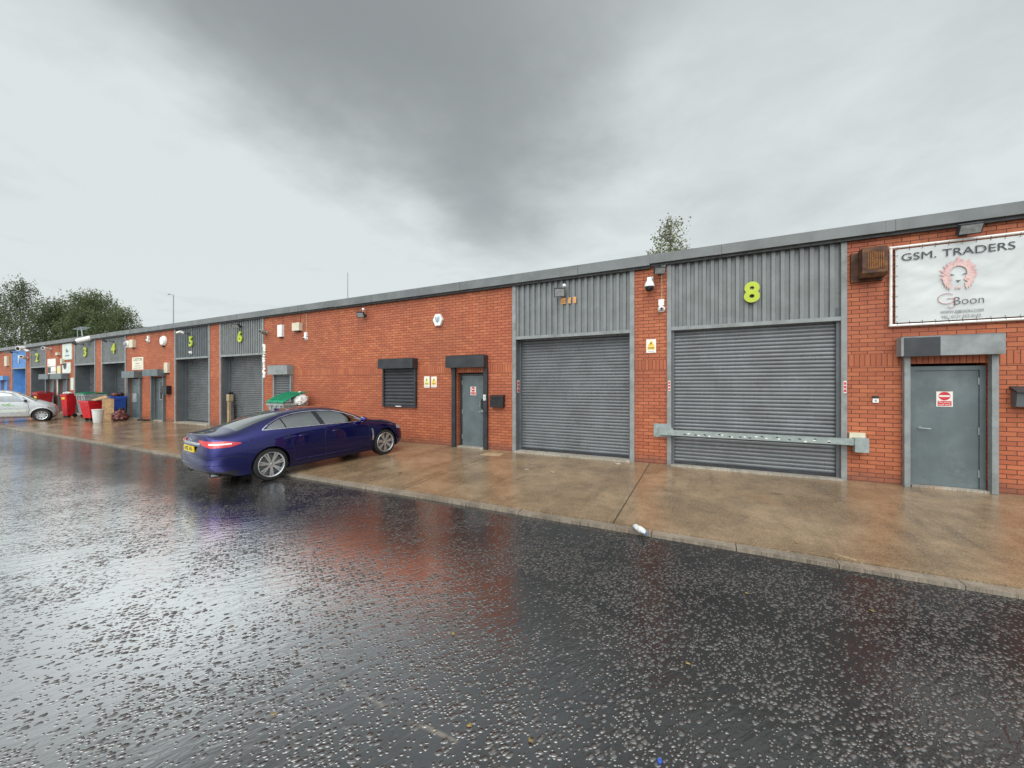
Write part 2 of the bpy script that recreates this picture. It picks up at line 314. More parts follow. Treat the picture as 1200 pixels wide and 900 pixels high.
# ------------------------------------------------------------------ mesh helpers
class MB:
    def __init__(s): s.bm = bmesh.new()
    def box(s, x0, x1, y0, y1, z0, z1, rot=None, about=None):
        v = [s.bm.verts.new((x, y, z)) for x in (x0, x1) for y in (y0, y1) for z in (z0, z1)]
        for f in ((0, 1, 3, 2), (4, 6, 7, 5), (0, 4, 5, 1), (2, 3, 7, 6), (0, 2, 6, 4), (1, 5, 7, 3)):
            s.bm.faces.new([v[i] for i in f])
        if rot is not None:
            c = Vector(about) if about else Vector(((x0+x1)/2, (y0+y1)/2, (z0+z1)/2))
            bmesh.ops.rotate(s.bm, verts=v, cent=c, matrix=rot)
        return s
    def frustum(s, lo, hi, z0, z1):
        """lo, hi: (x0,x1,y0,y1) rectangles"""
        v = []
        for (x0, x1, y0, y1), z in ((lo, z0), (hi, z1)):
            v += [s.bm.verts.new(p) for p in ((x0, y0, z), (x1, y0, z), (x1, y1, z), (x0, y1, z))]
        for f in ((3, 2, 1, 0), (4, 5, 6, 7), (0, 1, 5, 4), (1, 2, 6, 5), (2, 3, 7, 6), (3, 0, 4, 7)):
            s.bm.faces.new([v[i] for i in f])
        return s
    def tube(s, pts, r, n=8, cap=True, r2=None):
        pts = [Vector(p) for p in pts]; rings = []; N = len(pts)
        up = Vector((0, 0, 1))
        for i, p in enumerate(pts):
            d = (pts[min(i+1, N-1)] - pts[max(i-1, 0)])
            d = d.normalized() if d.length > 1e-9 else Vector((0, 0, 1))
            a = d.cross(up if abs(d.z) < .95 else Vector((1, 0, 0))).normalized(); b = d.cross(a)
            rr = r if r2 is None else r + (r2-r)*i/max(1, N-1)
            if callable(r): rr = r(i/(N-1))
            rings.append([s.bm.verts.new(p + a*rr*math.cos(t*2*PI/n) + b*rr*math.sin(t*2*PI/n)) for t in range(n)])
        for A, B in zip(rings, rings[1:]):
            for t in range(n): s.bm.faces.new((A[t], A[(t+1) % n], B[(t+1) % n], B[t]))
        if cap:
            s.bm.faces.new(rings[0][::-1]); s.bm.faces.new(rings[-1])
        return s
    def lathe(s, prof, c, axis='Z', n=20, cap=True):
        """prof: (radius, along) pairs turned round an axis through c"""
        c = Vector(c); rings = []
        for r, h in prof:
            ring = []
            for t in range(n):
                a, b = r*math.cos(2*PI*t/n), r*math.sin(2*PI*t/n)
                p = {'Z': (a, b, h), 'Y': (a, h, b), 'X': (h, a, b)}[axis]
                ring.append(s.bm.verts.new(c + Vector(p)))
            rings.append(ring)
        for A, B in zip(rings, rings[1:]):
            for t in range(n): s.bm.faces.new((A[t], A[(t+1) % n], B[(t+1) % n], B[t]))
        if cap and prof[0][0] > 1e-6: s.bm.faces.new(rings[0][::-1])
        if cap and prof[-1][0] > 1e-6: s.bm.faces.new(rings[-1])
        return s
    def poly(s, pts, depth):
        """closed polygon of 3-D points, thickened along vector depth"""
        a = [s.bm.verts.new(p) for p in pts]; d = Vector(depth)
        b = [s.bm.verts.new(Vector(p)+d) for p in pts]
        s.bm.faces.new(a); s.bm.faces.new(b[::-1]); n = len(pts)
        for i in range(n): s.bm.faces.new((a[i], b[i], b[(i+1) % n], a[(i+1) % n]))
        return s
    def sweep(s, prof, x0, x1, flip=False):
        """open profile of (y,z) points swept along X, single skin"""
        a = [s.bm.verts.new((x0, y, z)) for y, z in prof]; b = [s.bm.verts.new((x1, y, z)) for y, z in prof]
        for i in range(len(prof)-1): s.bm.faces.new((a[i], b[i], b[i+1], a[i+1]))
        return s
    def blob(s, c, rad, seed=0, sub=3, amp=.25, freq=3.0):
        from mathutils import noise
        g = bmesh.ops.create_icosphere(s.bm, subdivisions=sub, radius=1)
        for v in g['verts']:
            n = noise.noise(v.co*freq + Vector((seed*7.3, seed*3.1, 0))) + .5*noise.noise(v.co*freq*2.3 + Vector((0, seed*5.7, 1)))
            p = v.co*(1+amp*n)
            v.co = Vector((c[0]+p.x*rad[0], c[1]+p.y*rad[1], max(c[2]-rad[2]*.75, c[2]+p.z*rad[2])))
        return s
    def build(s, name, mat, parent=None, bevel=0, smooth=None, loc=None, norm=True, seg=2):
        bm = s.bm
        if bevel:
            ed = [e for e in bm.edges if len(e.link_faces) == 2 and e.calc_face_angle(0) > .6]
            bmesh.ops.bevel(bm, geom=ed, offset=bevel, segments=seg, affect='EDGES', profile=.6, clamp_overlap=True)
        if norm: bmesh.ops.recalc_face_normals(bm, faces=bm.faces)
        me = bpy.data.meshes.new(name); bm.to_mesh(me); bm.free()
        return link(name, me, mat, parent, smooth, loc)

def link(name, me, mat, parent=None, smooth=None, loc=None):
    me.materials.clear(); me.materials.append(M[mat] if isinstance(mat, str) else mat)
    if smooth is not None:
        me.polygons.foreach_set('use_smooth', [True]*len(me.polygons))
        me.set_sharp_from_angle(angle=math.radians(smooth))
    o = bpy.data.objects.new(name, me); COL.objects.link(o)
    if parent: o.parent = parent
    if loc: o.location = loc
    return o

def thing(name, label, cat, loc=(0, 0, 0), group=None, rz=0):
    o = bpy.data.objects.new(name, None); COL.objects.link(o); o.empty_display_size = .2
    o.location = loc; o.rotation_euler = (0, 0, rz)
    o['label'] = label; o['category'] = cat
    if group: o['group'] = group
    return o
def tag(o, label, cat, group=None):
    o['label'] = label; o['category'] = cat
    if group: o['group'] = group
    return o
def struct(o): o['kind'] = 'structure'; return o

def text_mesh(body, size, extrude=.001, offset=0.0, align='CENTER', sx=1.0, shear=0.0, res=4):
    cu = bpy.data.curves.new('lettering', 'FONT'); cu.body = body; cu.size = size; cu.extrude = extrude; cu.offset = offset
    cu.align_x = align; cu.align_y = 'CENTER'; cu.resolution_u = res; cu.shear = shear; cu.fill_mode = 'BOTH'
    o = bpy.data.objects.new('lettering', cu); COL.objects.link(o)
    dg = bpy.context.evaluated_depsgraph_get(); dg.update()
    me = bpy.data.meshes.new_from_object(o.evaluated_get(dg))
    bpy.data.objects.remove(o); bpy.data.curves.remove(cu)
    me.transform(Matrix.Diagonal((sx, 1, 1, 1)))
    return me
ROT_WALL = Matrix.Rotation(PI/2, 4, 'X')      # text lying in XY -> standing on the facade, read from -Y
def wall_text(name, body, size, at, mat, parent, width=None, extrude=.001, offset=0.0, res=3):
    me = text_mesh(body, size, extrude, offset, res=res)
    xs = [v.co.x for v in me.vertices]
    if width and xs: me.transform(Matrix.Diagonal((width/(max(xs)-min(xs)), 1, 1, 1)))
    me.transform(ROT_WALL); me.transform(Matrix.Translation(at))
    return link(name, me, mat, parent)
# ------------------------------------------------------------------ ground
def grid_sheet(name, x0, x1, y0, y1, z0, z1, nx, ny, mat):
    mb = MB(); V = []
    for j in range(ny+1):
        V.append([mb.bm.verts.new((x0+(x1-x0)*i/nx, y0+(y1-y0)*j/ny, z0+(z1-z0)*j/ny)) for i in range(nx+1)])
    for j in range(ny):
        for i in range(nx): mb.bm.faces.new((V[j][i], V[j][i+1], V[j+1][i+1], V[j+1][i]))
    return struct(mb.build(name, mat))
KERB_Y = 5.17
APRON_Z0 = -0.098                      # apron height at the kerb; it rises to 0 at the wall
def apron_z(y): return APRON_Z0 + (0-APRON_Z0)*(y-KERB_Y)/(WALL_Y-KERB_Y)
grid_sheet('road', -400, 400, -300, 500, ROAD_Z, ROAD_Z, 8, 8, 'road')
# apron: a solid wedge of concrete in bays, with joints between
mb = MB()
xs = [-80, -34.6, -30.9, -27.2, -23.5, -19.8, -16.1, -12.4, -8.5, -4.75, -1.085, 9.0]
for a, b in zip(xs, xs[1:]):
    g = .009
    v = [mb.bm.verts.new(p) for p in ((a+g, KERB_Y+.012, -.3), (b-g, KERB_Y+.012, -.3), (b-g, 9.6, -.3), (a+g, 9.6, -.3),
                                      (a+g, KERB_Y+.012, APRON_Z0), (b-g, KERB_Y+.012, APRON_Z0), (b-g, 9.6, apron_z(9.6)), (a+g, 9.6, apron_z(9.6)))]
    for f in ((4, 5, 6, 7), (0, 1, 5, 4), (1, 2, 6, 5), (2, 3, 7, 6), (3, 0, 4, 7)): mb.bm.faces.new([v[i] for i in f])
struct(mb.build('concrete_apron', 'apron'))
mb = MB()
for x in xs[1:-1]:
    w = .012 if x > -2 else .010
    z0, z1 = APRON_Z0-.006, apron_z(8.9)-.006
    v = [mb.bm.verts.new(p) for p in ((x-w, KERB_Y+.02, z0), (x+w, KERB_Y+.02, z0), (x+w, 8.9, z1), (x-w, 8.9, z1))]
    mb.bm.faces.new(v)
struct(mb.build('apron_joints', 'joint'))
mb = MB(); x = -60.0; random.seed(3)
while x < 9:
    L = .914
    dz = random.uniform(-.004, .004); dy = random.uniform(-.006, .006)
    mb.box(x+.004, x+L-.004, KERB_Y-.135+dy, KERB_Y+.006, -.3, APRON_Z0-.010+dz)
    x += L
struct(mb.build('kerb', 'kerb', bevel=.014))
# pale repaired patch in front of the middle door
mb = MB(); y0, y1 = 8.25, 8.62
mb.poly([(-5.05, y0, apron_z(y0)+.004), (-4.5, y0+.05, apron_z(y0+.05)+.004), (-4.55, y1, apron_z(y1)+.004), (-5.0, y1-.06, apron_z(y1-.06)+.004)], (0, 0, -.02))
struct(mb.build('concrete_patch', 'patch'))

# ------------------------------------------------------------------ the terrace of units
def wall_mesh(x0, x1, ztop, holes, depth=.32):
    """front face at WALL_Y with rectangular openings, thickened backwards"""
    X = sorted({x0, x1, *[h[0] for h in holes], *[h[1] for h in holes]}); Z = sorted({-.25, ztop, *[h[2] for h in holes], *[h[3] for h in holes]})
    Z = [z for z in Z if -.25 <= z <= ztop]
    mb = MB(); V = {}
    def vert(x, z):
        if (x, z) not in V: V[(x, z)] = mb.bm.verts.new((x, WALL_Y, z))
        return V[(x, z)]
    for a, b in zip(X, X[1:]):
        for c, d in zip(Z, Z[1:]):
            mx, mz = (a+b)/2, (c+d)/2
            if any(h[0] < mx < h[1] and h[2] < mz < h[3] for h in holes): continue
            mb.bm.faces.new((vert(a, c), vert(b, c), vert(b, d), vert(a, d)))
    r = bmesh.ops.extrude_face_region(mb.bm, geom=list(mb.bm.faces))
    bmesh.ops.translate(mb.bm, verts=[g for g in r['geom'] if isinstance(g, bmesh.types.BMVert)], vec=(0, depth, 0))
    return mb

def corrugated(x0, x1, z0, z1, y, pitch=.15, d=.048):
    mb = MB(); n = max(2, round((x1-x0)/pitch)); p = (x1-x0)/n; prof = []
    for i in range(n):
        a = x0+i*p
        prof += [(a, y), (a+p*.42, y), (a+p*.50, y+d), (a+p*.92, y+d), ]
    prof += [(x1, y)]
    lo = [mb.bm.verts.new((px, py, z0)) for px, py in prof]; hi = [mb.bm.verts.new((px, py, z1)) for px, py in prof]
    for i in range(len(prof)-1): mb.bm.faces.new((lo[i], lo[i+1], hi[i+1], hi[i]))
    return mb

def shutter_mesh(x0, x1, z0, z1, y, pitch=.0762, d=.0145, seed=0):
    """interlocking curved slats; a gentle sag and small dents keep it from looking ruled"""
    from mathutils import noise
    mb = MB(); nx = 10; prof = []; k = 0; z = z0
    shape = [(0, .2), (.18, .85), (.42, 1), (.68, .75), (.88, .15), (.93, -.25), (.99, -.25)]
    while z < z1-1e-4:
        for t, o in shape: prof.append((z+min(t*pitch, z1-z), -o*d))
        z += pitch
    cols = []
    for i in range(nx+1):
        x = x0+(x1-x0)*i/nx
        col = []
        for zz, oy in prof:
            w = noise.noise(Vector((x*1.3+seed*9, zz*1.6, seed)))*.010
            s = noise.noise(Vector((x*.7, zz*9, seed+4)))*.0022
            col.append(mb.bm.verts.new((x, y+oy+w, zz+s)))
        cols.append(col)
    for A, B in zip(cols, cols[1:]):
        for j in range(len(prof)-1): mb.bm.faces.new((A[j], B[j], B[j+1], A[j+1]))
    return mb

def shutter_bay(u, x0, x1, rec, steel, shut, seed, clad_mat='steel_grey', reveal_mat='steel_dark', slat=True, flange=.10, post='trim_grey'):
    """full-height bay: corrugated panel above a recessed roller shutter between steel posts"""
    zc = 2.96
    if slat:
        sh = shutter_mesh(x0+.04, x1-.04, .08, zc+.25, WALL_Y+rec, seed=seed).build('roller_shutter', shut, u, smooth=35, norm=False)
    else:
        sh = MB().box(x0+.02, x1-.02, WALL_Y+rec-.03, WALL_Y+rec, .02, zc+.25).build('roller_shutter', shut, u)
    MB().box(x0+.03, x1-.03, WALL_Y+rec-.03, WALL_Y+rec+.015, .015, .085).build('bottom_rail', 'charcoal' if slat else shut, sh, bevel=.004)
    for xa, xb in ((x0+.002, x0+.055), (x1-.055, x1-.002)):
        MB().box(xa, xb, WALL_Y+rec-.075, WALL_Y+rec+.04, .01, zc+.2).build('shutter_guide', reveal_mat, u, bevel=.004)
    # steel-lined reveals
    MB().box(x0-.012, x0+.003, WALL_Y+.02, WALL_Y+rec+.04, 0, zc+.2).build('reveal_lining', reveal_mat, u)
    MB().box(x1-.003, x1+.012, WALL_Y+.02, WALL_Y+rec+.04, 0, zc+.2).build('reveal_lining', reveal_mat, u)
    mb = corrugated(x0+.002, x1-.002, zc, 4.34, WALL_Y+.002)
    cl = mb.build('cladding_panel', clad_mat, u, norm=False)
    MB().box(x0, x1, WALL_Y-.022, WALL_Y+.089, zc-.045, zc+.03).build('drip_flashing', post, u, bevel=.004)
    MB().box(x0, x1, WALL_Y+.0915, WALL_Y+rec+.05, zc+.003, zc+.06).build('soffit', 'charcoal', u)
    for xa, xb in ((x0-flange, x0-.001), (x1+.001, x1+flange)):
        mb = MB().box(xa, xb, WALL_Y-.028, WALL_Y+.05, -.02, 4.335)
        mb.build('door_post', post, u, bevel=.006)
    MB().box(x0-.02, x1+.02, WALL_Y-.10, WALL_Y+rec+.05, -.2, .028).build('threshold', 'pale_concrete', u, bevel=.012)

def leaf_door(u, x0, x1, z1, rec, mat, frame, hinge_right=True, handle=True, glazed=False, fw=.05, lined=False):
    y = WALL_Y+rec
    MB().box(x0-fw, x0, y-.02, y+.08, 0, z1+fw).box(x1, x1+fw, y-.02, y+.08, 0, z1+fw).box(x0, x1, y-.02, y+.08, z1, z1+fw).build('door_frame', frame, u, bevel=.004)
    d = MB().box(x0+.004, x1-.004, y, y+.05, .035, z1-.004).build('door', mat, u, bevel=.004)
    if lined: MB().box(x0-fw-.05, x0-fw-.002, WALL_Y-.003, y+.08, .03, z1+fw).build('reveal_lining', 'steel_dark', u)
    MB().box(x0-fw, x1+fw, WALL_Y-.05, y+.06, -.2, .03).build('door_step', 'pale_concrete', u, bevel=.01)
    hx = x0+.07 if hinge_right else x1-.07; s = 1 if hinge_right else -1
    if handle:
        mb = MB().lathe([(0, -.012), (.026, -.012), (.026, 0)], (hx, y-.001, 1.0), 'Y', 14)
        mb.tube([(hx, y-.01, 1.0), (hx, y-.05, 1.0), (hx+s*.02, y-.055, 1.0), (hx+s*.12, y-.055, .995)], .009, 8)
        mb.build('handle', 'galv', d, smooth=40)
    ex = x1-.006 if hinge_right else x0+.006
    for z in (.28, .98, 1.8):
        MB().tube([(ex, y-.008, z-.06), (ex, y-.008, z+.06)], .011, 8).build('hinge', 'galv' if not glazed else frame, d, smooth=50)
    return d

def shutter_box(u, x0, x1, z0, z1, mat, depth=.24, split=None, split_mat=None):
    b = MB().box(x0, x1, WALL_Y-depth, WALL_Y+.01, z0, z1).build('shutter_box', mat, u, bevel=.01)
    MB().box(x0+.012, x1-.012, WALL_Y-depth-.004, WALL_Y-.01, z1+.001, z1+.012).build('box_lid', 'trim_grey' if mat != 'charcoal' else mat, b)
    if split:
        MB().box(split[0], split[1], WALL_Y-depth-.008, WALL_Y-depth-.001, z0-.006, z1-.01).build('cover_plate', split_mat, b, bevel=.002)
    return b

def guide_posts(u, x0, x1, z1, w, mat, d=.09, z0=.0):
    for xa, xb in ((x0, x0+w), (x1-w, x1)):
        MB().box(xa, xb, WALL_Y-d, WALL_Y-.001, z0, z1).build('guide_post', mat, u, bevel=.006)

def eaves(u, x0, x1, dz=0.0, seams=()):
    mb = MB().box(x0+.001, x1-.001, WALL_Y-.15, WALL_Y+.2, 4.365+dz, 4.58)
    f = mb.build('fascia', 'fascia', u, bevel=.012)
    MB().box(x0+.001, x1-.001, WALL_Y-.085, WALL_Y+.15, 4.315+dz, 4.364+dz).build('gutter_lip', 'gutter_dark', u)
    n = max(1, round((x1-x0)/3.1))
    if n > 0:
        for sx in [x0+(x1-x0)*(k+.5)/n for k in range(n)]:
            MB().box(sx-.06, sx+.06, WALL_Y-.1545, WALL_Y-.1495, 4.36+dz, 4.578).build('fascia_joint', 'fascia', f); MB().box(sx+.0605, sx+.068, WALL_Y-.1525, WALL_Y-.1495, 4.366+dz, 4.572).build('joint_gap', 'gutter_dark', f)
    v = [(x0+.001, WALL_Y+.2, 4.56), (x1-.001, WALL_Y+.2, 4.56), (x1-.001, WALL_Y+12, 5.35), (x0+.001, WALL_Y+12, 5.35)]
    MB().poly(v, (0, 0, -.1)).build('roof', 'roof_grey', u)
    MB().box(x0+.001, x1-.001, WALL_Y+12.0, WALL_Y+12.3, -.2, 5.3).build('back_wall', 'brick', u)

def unit(label, x0, x1, holes, dz=0.0, seams=(), grp='terraced units of the industrial estate'):
    u = thing('industrial_unit', label, 'industrial unit', ((x0+x1)/2, WALL_Y, 0), grp)
    u['_x'] = (x0+x1)/2
    kids.append((u, len(bpy.data.objects)))
    wall_mesh(x0, x1, 4.36, holes).build('brick_wall', 'brick', u)
    # dark room behind the openings
    MB().box(x0+.02, x1-.02, WALL_Y+.75, WALL_Y+.8, -.2, 4.3).build('inner_wall', 'gutter_dark', u)
    eaves(u, x0, x1, dz, seams)
    return u
kids = []
def localise(u):
    """children were modelled in world metres: move them under their thing's base"""
    inv = Matrix.Translation(-Vector(u.location))
    for c in [o for o in bpy.data.objects if o.parent == u]:
        if c.type == 'MESH' and not c.get('_done'):
            c.data.transform(inv); c['_done'] = 1
            for g in [o for o in bpy.data.objects if o.parent == c]:
                if g.type == 'MESH' and not g.get('_done'): g.data.transform(inv); g['_done'] = 1

# unit 8 -------------------------------------------------------------
u8 = unit('brick industrial unit with lime number 8, barred grey shutter and white banner', -1.07, 6.8,
          [(-.64, 2.23, -.25, 4.35), (3.16, 4.10, -.25, 2.10)], dz=.02, seams=(1.8, 4.9))
shutter_bay(u8, -.64, 2.23, .11, None, 'shutter', 8, flange=.085)
leaf_door(u8, 3.24, 4.02, 1.985, .07, 'door_grey', 'door_grey', fw=.07)
shutter_box(u8, 2.985, 4.19, 2.225, 2.54, 'trim_grey', .20, (3.02, 3.46), 'charcoal')
guide_posts(u8, 3.06, 4.165, 2.224, .075, 'trim_grey', .10)
# unit 7 -------------------------------------------------------------
u7 = unit('brick industrial unit with unnumbered grey shutter, dark shuttered window and charcoal-framed door', -11.13, -1.07,
          [(-4.38, -1.51, -.25, 4.35), (-6.22, -5.31, -.25, 2.08), (-8.93, -7.71, 1.06, 2.28)], dz=-.012, seams=(-2.0, -6.6))
shutter_bay(u7, -4.38, -1.51, .26, None, 'shutter', 7)
leaf_door(u7, -6.15, -5.38, 2.0, .14, 'door_grey', 'charcoal', hinge_right=False)
shutter_box(u7, -6.46, -5.22, 2.215, 2.53, 'charcoal', .24)
guide_posts(u7, -6.36, -5.21, 2.214, .115, 'charcoal', .09)
shutter_box(u7, -9.02, -7.64, 2.235, 2.52, 'charcoal', .24)
sw = shutter_mesh(-8.92, -7.72, 1.10, 2.25, WALL_Y-.035, pitch=.105, d=.022, seed=3).build('window_shutter', 'shutter_dark', u7, smooth=35, norm=False)
MB().box(-8.92, -7.72, WALL_Y-.06, WALL_Y-.02, 1.06, 1.115).build('bottom_rail', 'charcoal', sw, bevel=.004)
MB().box(-8.46, -8.24, WALL_Y-.066, WALL_Y-.060, 1.075, 1.10).build('maker_tag', 'white', sw)
guide_posts(u7, -8.98, -7.66, 2.234, .055, 'charcoal', .085, 1.06)
# unit 6 -------------------------------------------------------------
u6 = unit('brick industrial unit with lime number 6 and small grey shuttered window', -18.75, -11.13,
          [(-18.2, -15.32, -.25, 4.35), (-14.48, -13.6, 1.02, 2.15)])
shutter_bay(u6, -18.2, -15.32, .36, None, 'shutter', 6)
shutter_box(u6, -14.6, -13.44, 2.12, 2.45, 'trim_grey', .25)
sw = shutter_mesh(-14.47, -13.61, 1.06, 2.14, WALL_Y-.03, pitch=.09, d=.02, seed=5).build('window_shutter', 'shutter', u6, smooth=35, norm=False)
MB().box(-14.47, -13.61, WALL_Y-.055, WALL_Y-.02, 1.02, 1.075).build('bottom_rail', 'trim_grey', sw, bevel=.004)
guide_posts(u6, -14.54, -13.47, 2.119, .07, 'trim_grey', .085, 1.02)
# unit 5 -------------------------------------------------------------
u5 = unit('brick industrial unit with lime number 5 and glazed grey side door', -24.9, -18.75,
          [(-22.0, -19.16, -.25, 4.35), (-24.15, -23.1, -.25, 2.12)])
shutter_bay(u5, -22.0, -19.16, .45, None, 'shutter', 5, clad_mat='steel_dark')
d = leaf_door(u5, -24.05, -23.2, 2.02, .09, 'door_grey', 'door_grey', hinge_right=True, glazed=True, lined=True)
MB().box(-23.72, -23.34, WALL_Y+.075, WALL_Y+.089, 1.05, 1.9).build('door_pane', 'lens', d, bevel=.004)
MB().box(-23.77, -23.72, WALL_Y+.07, WALL_Y+.089, 1.0, 1.95).box(-23.34, -23.29, WALL_Y+.07, WALL_Y+.089, 1.0, 1.95).box(-23.72, -23.34, WALL_Y+.07, WALL_Y+.089, 1.9, 1.95).box(-23.72, -23.34, WALL_Y+.07, WALL_Y+.089, 1.0, 1.05).build('glazing_bead', 'trim_grey', d)
shutter_box(u5, -24.45, -22.92, 2.16, 2.46, 'door_grey', .34)
guide_posts(u5, -24.28, -22.98, 2.159, .10, 'door_grey', .10)
# unit 4 -------------------------------------------------------------
u4 = unit('brick industrial unit with lime number 4 beside the blue bin', -30.7, -24.9,
          [(-30.22, -27.32, -.25, 4.35), (-26.75, -25.5, -.25, 2.12)])
shutter_bay(u4, -30.22, -27.32, .6, None, 'shutter', 4, clad_mat='steel_grey')
d = leaf_door(u4, -26.66, -25.58, 2.0, .05, 'door_grey', 'door_grey', hinge_right=True)
MB().box(-26.6, -26.15, WALL_Y+.035, WALL_Y+.049, .85, 1.3).build('kick_plate', 'bin_steel', d)
shutter_box(u4, -26.75, -25.35, 2.10, 2.42, 'door_grey', .34)
guide_posts(u4, -26.88, -25.42, 2.099, .10, 'door_grey', .10)
# unit 3 -------------------------------------------------------------
u3 = unit('brick industrial unit with lime number 3 and pale posters above its door', -37.3, -30.7,
          [(-34.2, -31.25, -.25, 4.35), (-36.6, -35.3, -.25, 2.12)])
shutter_bay(u3, -34.2, -31.25, .6, None, 'shutter', 3)
leaf_door(u3, -36.5, -35.4, 2.0, .05, 'door_grey', 'door_grey')
shutter_box(u3, -37.1, -35.15, 2.10, 2.42, 'door_grey', .34)
guide_posts(u3, -36.72, -35.2, 2.099, .10, 'door_grey', .10)
# unit 2 -------------------------------------------------------------
u2 = unit('brick industrial unit with lime number 2 behind the silver car', -42.55, -37.3,
          [(-42.25, -39.35, -.25, 4.35), (-38.9, -37.6, -.25, 2.12)])
shutter_bay(u2, -42.25, -39.35, .6, None, 'shutter', 2)
leaf_door(u2, -38.8, -37.7, 2.0, .05, 'door_grey', 'door_grey')
shutter_box(u2, -39.25, -37.5, 2.10, 2.42, 'door_grey', .34)
guide_posts(u2, -39.0, -37.48, 2.099, .10, 'door_grey', .10)
# unit 1 -------------------------------------------------------------
u1 = unit('brick industrial unit with blue shutter and blue door at the far left end', -53.5, -42.55,
          [(-46.4, -43.35, -.25, 4.35), (-48.9, -47.5, -.25, 2.12)])
shutter_bay(u1, -46.4, -43.35, .6, None, 'blue_steel', 1, clad_mat='blue_steel', reveal_mat='blue_steel', post='trim_grey')
leaf_door(u1, -48.8, -47.6, 2.0, .05, 'blue_steel', 'blue_steel')
shutter_box(u1, -49.6, -47.3, 2.10, 2.42, 'blue_steel', .30)
guide_posts(u1, -49.1, -47.35, 2.099, .10, 'blue_steel', .10)
for u, _ in kids:
    del u['_x']; localise(u)
for o in bpy.data.objects:
    if o.get('_done'): del o['_done']

# far grey shed roof behind the terrace
t = thing('warehouse', 'low grey warehouse roof behind the terrace, right of the birch trees', 'warehouse', (-85.0, 26, 0))
MB().box(-12, 11.2, 0, 12, -.2, 10.2).build('wall', 'steel_dark', t)
MB().poly([(-12.3, -.3, 10.22), (11.5, -.3, 10.22), (11.5, 6, 10.85), (-12.3, 6, 10.85)], (0, 0, -.15)).poly([(-12.3, 6.01, 10.85), (11.5, 6.01, 10.85), (11.5, 12.3, 10.22), (-12.3, 12.3, 10.22)], (0, 0, -.15)).build('roof', 'roof_grey', t)
# ------------------------------------------------------------------ things fixed to the facade (local y < 0 is out of the wall)
def on_wall(name, label, cat, x, z, group=None, off=0.0):
    return thing(name, label, cat, (x, WALL_Y-off, z), group)

FL = 'floodlights on the facade'
def floodlight(x, z, label, w=.26, h=.19, tilt=35, yaw=0, sensor=None, off=0.0, head='charcoal', arm=.16):
    t = on_wall('floodlight', label, 'floodlight', x, z, FL, off)
    MB().box(-.05, .05, -.02, 0, -.05, .05).tube([(0, -.015, 0), (0, -arm, .01)], .014, 8).build('bracket', 'charcoal', t, bevel=.003)
    R = Matrix.Rotation(math.radians(yaw), 3, 'Z') @ Matrix.Rotation(math.radians(tilt), 3, 'X')
    c = (0, -arm-.03, 0)
    hd = MB().box(-w/2, w/2, -arm-.07, -arm+.005, -h/2, h/2, R, c)
    for k in range(5):
        xx = -w/2+.03+k*(w-.06)/4
        hd.box(xx-.004, xx+.004, -arm+.005, -arm+.03, -h/2+.02, h/2-.02, R, c)
    hd.build('lamp_head', head, t, bevel=.004)
    MB().box(-w/2+.018, w/2-.018, -arm-.076, -arm-.069, -h/2+.018, h/2-.018, R, c).build('lamp_glass', 'lamp_glass', t)
    if sensor:
        sx, sz = sensor
        MB().blob((sx, -arm+.02, sz), (.045, .05, .05), 2, 2, .03).tube([(sx, -arm+.02, sz), (0, -arm+.03, 0)], .012, 6).build('motion_sensor', 'white', t, smooth=50)
    return t
floodlight(3.80, 4.245, 'dark floodlight above the white lion banner', .28, .17, 28, 0, off=.0)
floodlight(-.86, 4.20, 'dark floodlight on brick pier above the dome camera', .24, .15, 30, 18)
floodlight(-3.12, 3.97, 'black floodlight over old orange paint on plain grey cladding', .26, .21, 22, 18, sensor=(.10, .16))
floodlight(-9.80, 3.98, 'small dark floodlight with white sensor high on the long brick wall', .24, .17, 30, 20, sensor=(.06, .17))
floodlight(-16.75, 4.10, 'dark floodlight just above the lime number 6', .34, .18, 40, 12, sensor=(-.2, .05))
floodlight(-20.85, 4.06, 'long pale floodlight just above the lime number 5', .55, .16, 70, -10, head='white', arm=.3)
floodlight(-28.75, 4.10, 'dark floodlight just above the lime number 4', .5, .16, 60, -25, arm=.35)
floodlight(-32.95, 4.14, 'dark floodlight just above the lime number 3', .5, .16, 60, -25, arm=.35)
floodlight(-45.2, 4.1, 'dark floodlight above the white numeral on blue cladding', .55, .16, 60, 18, arm=.4)
floodlight(-41.3, 4.08, 'white floodlight above the lime number 2', .5, .2, 55, -25, head='white', arm=.35)

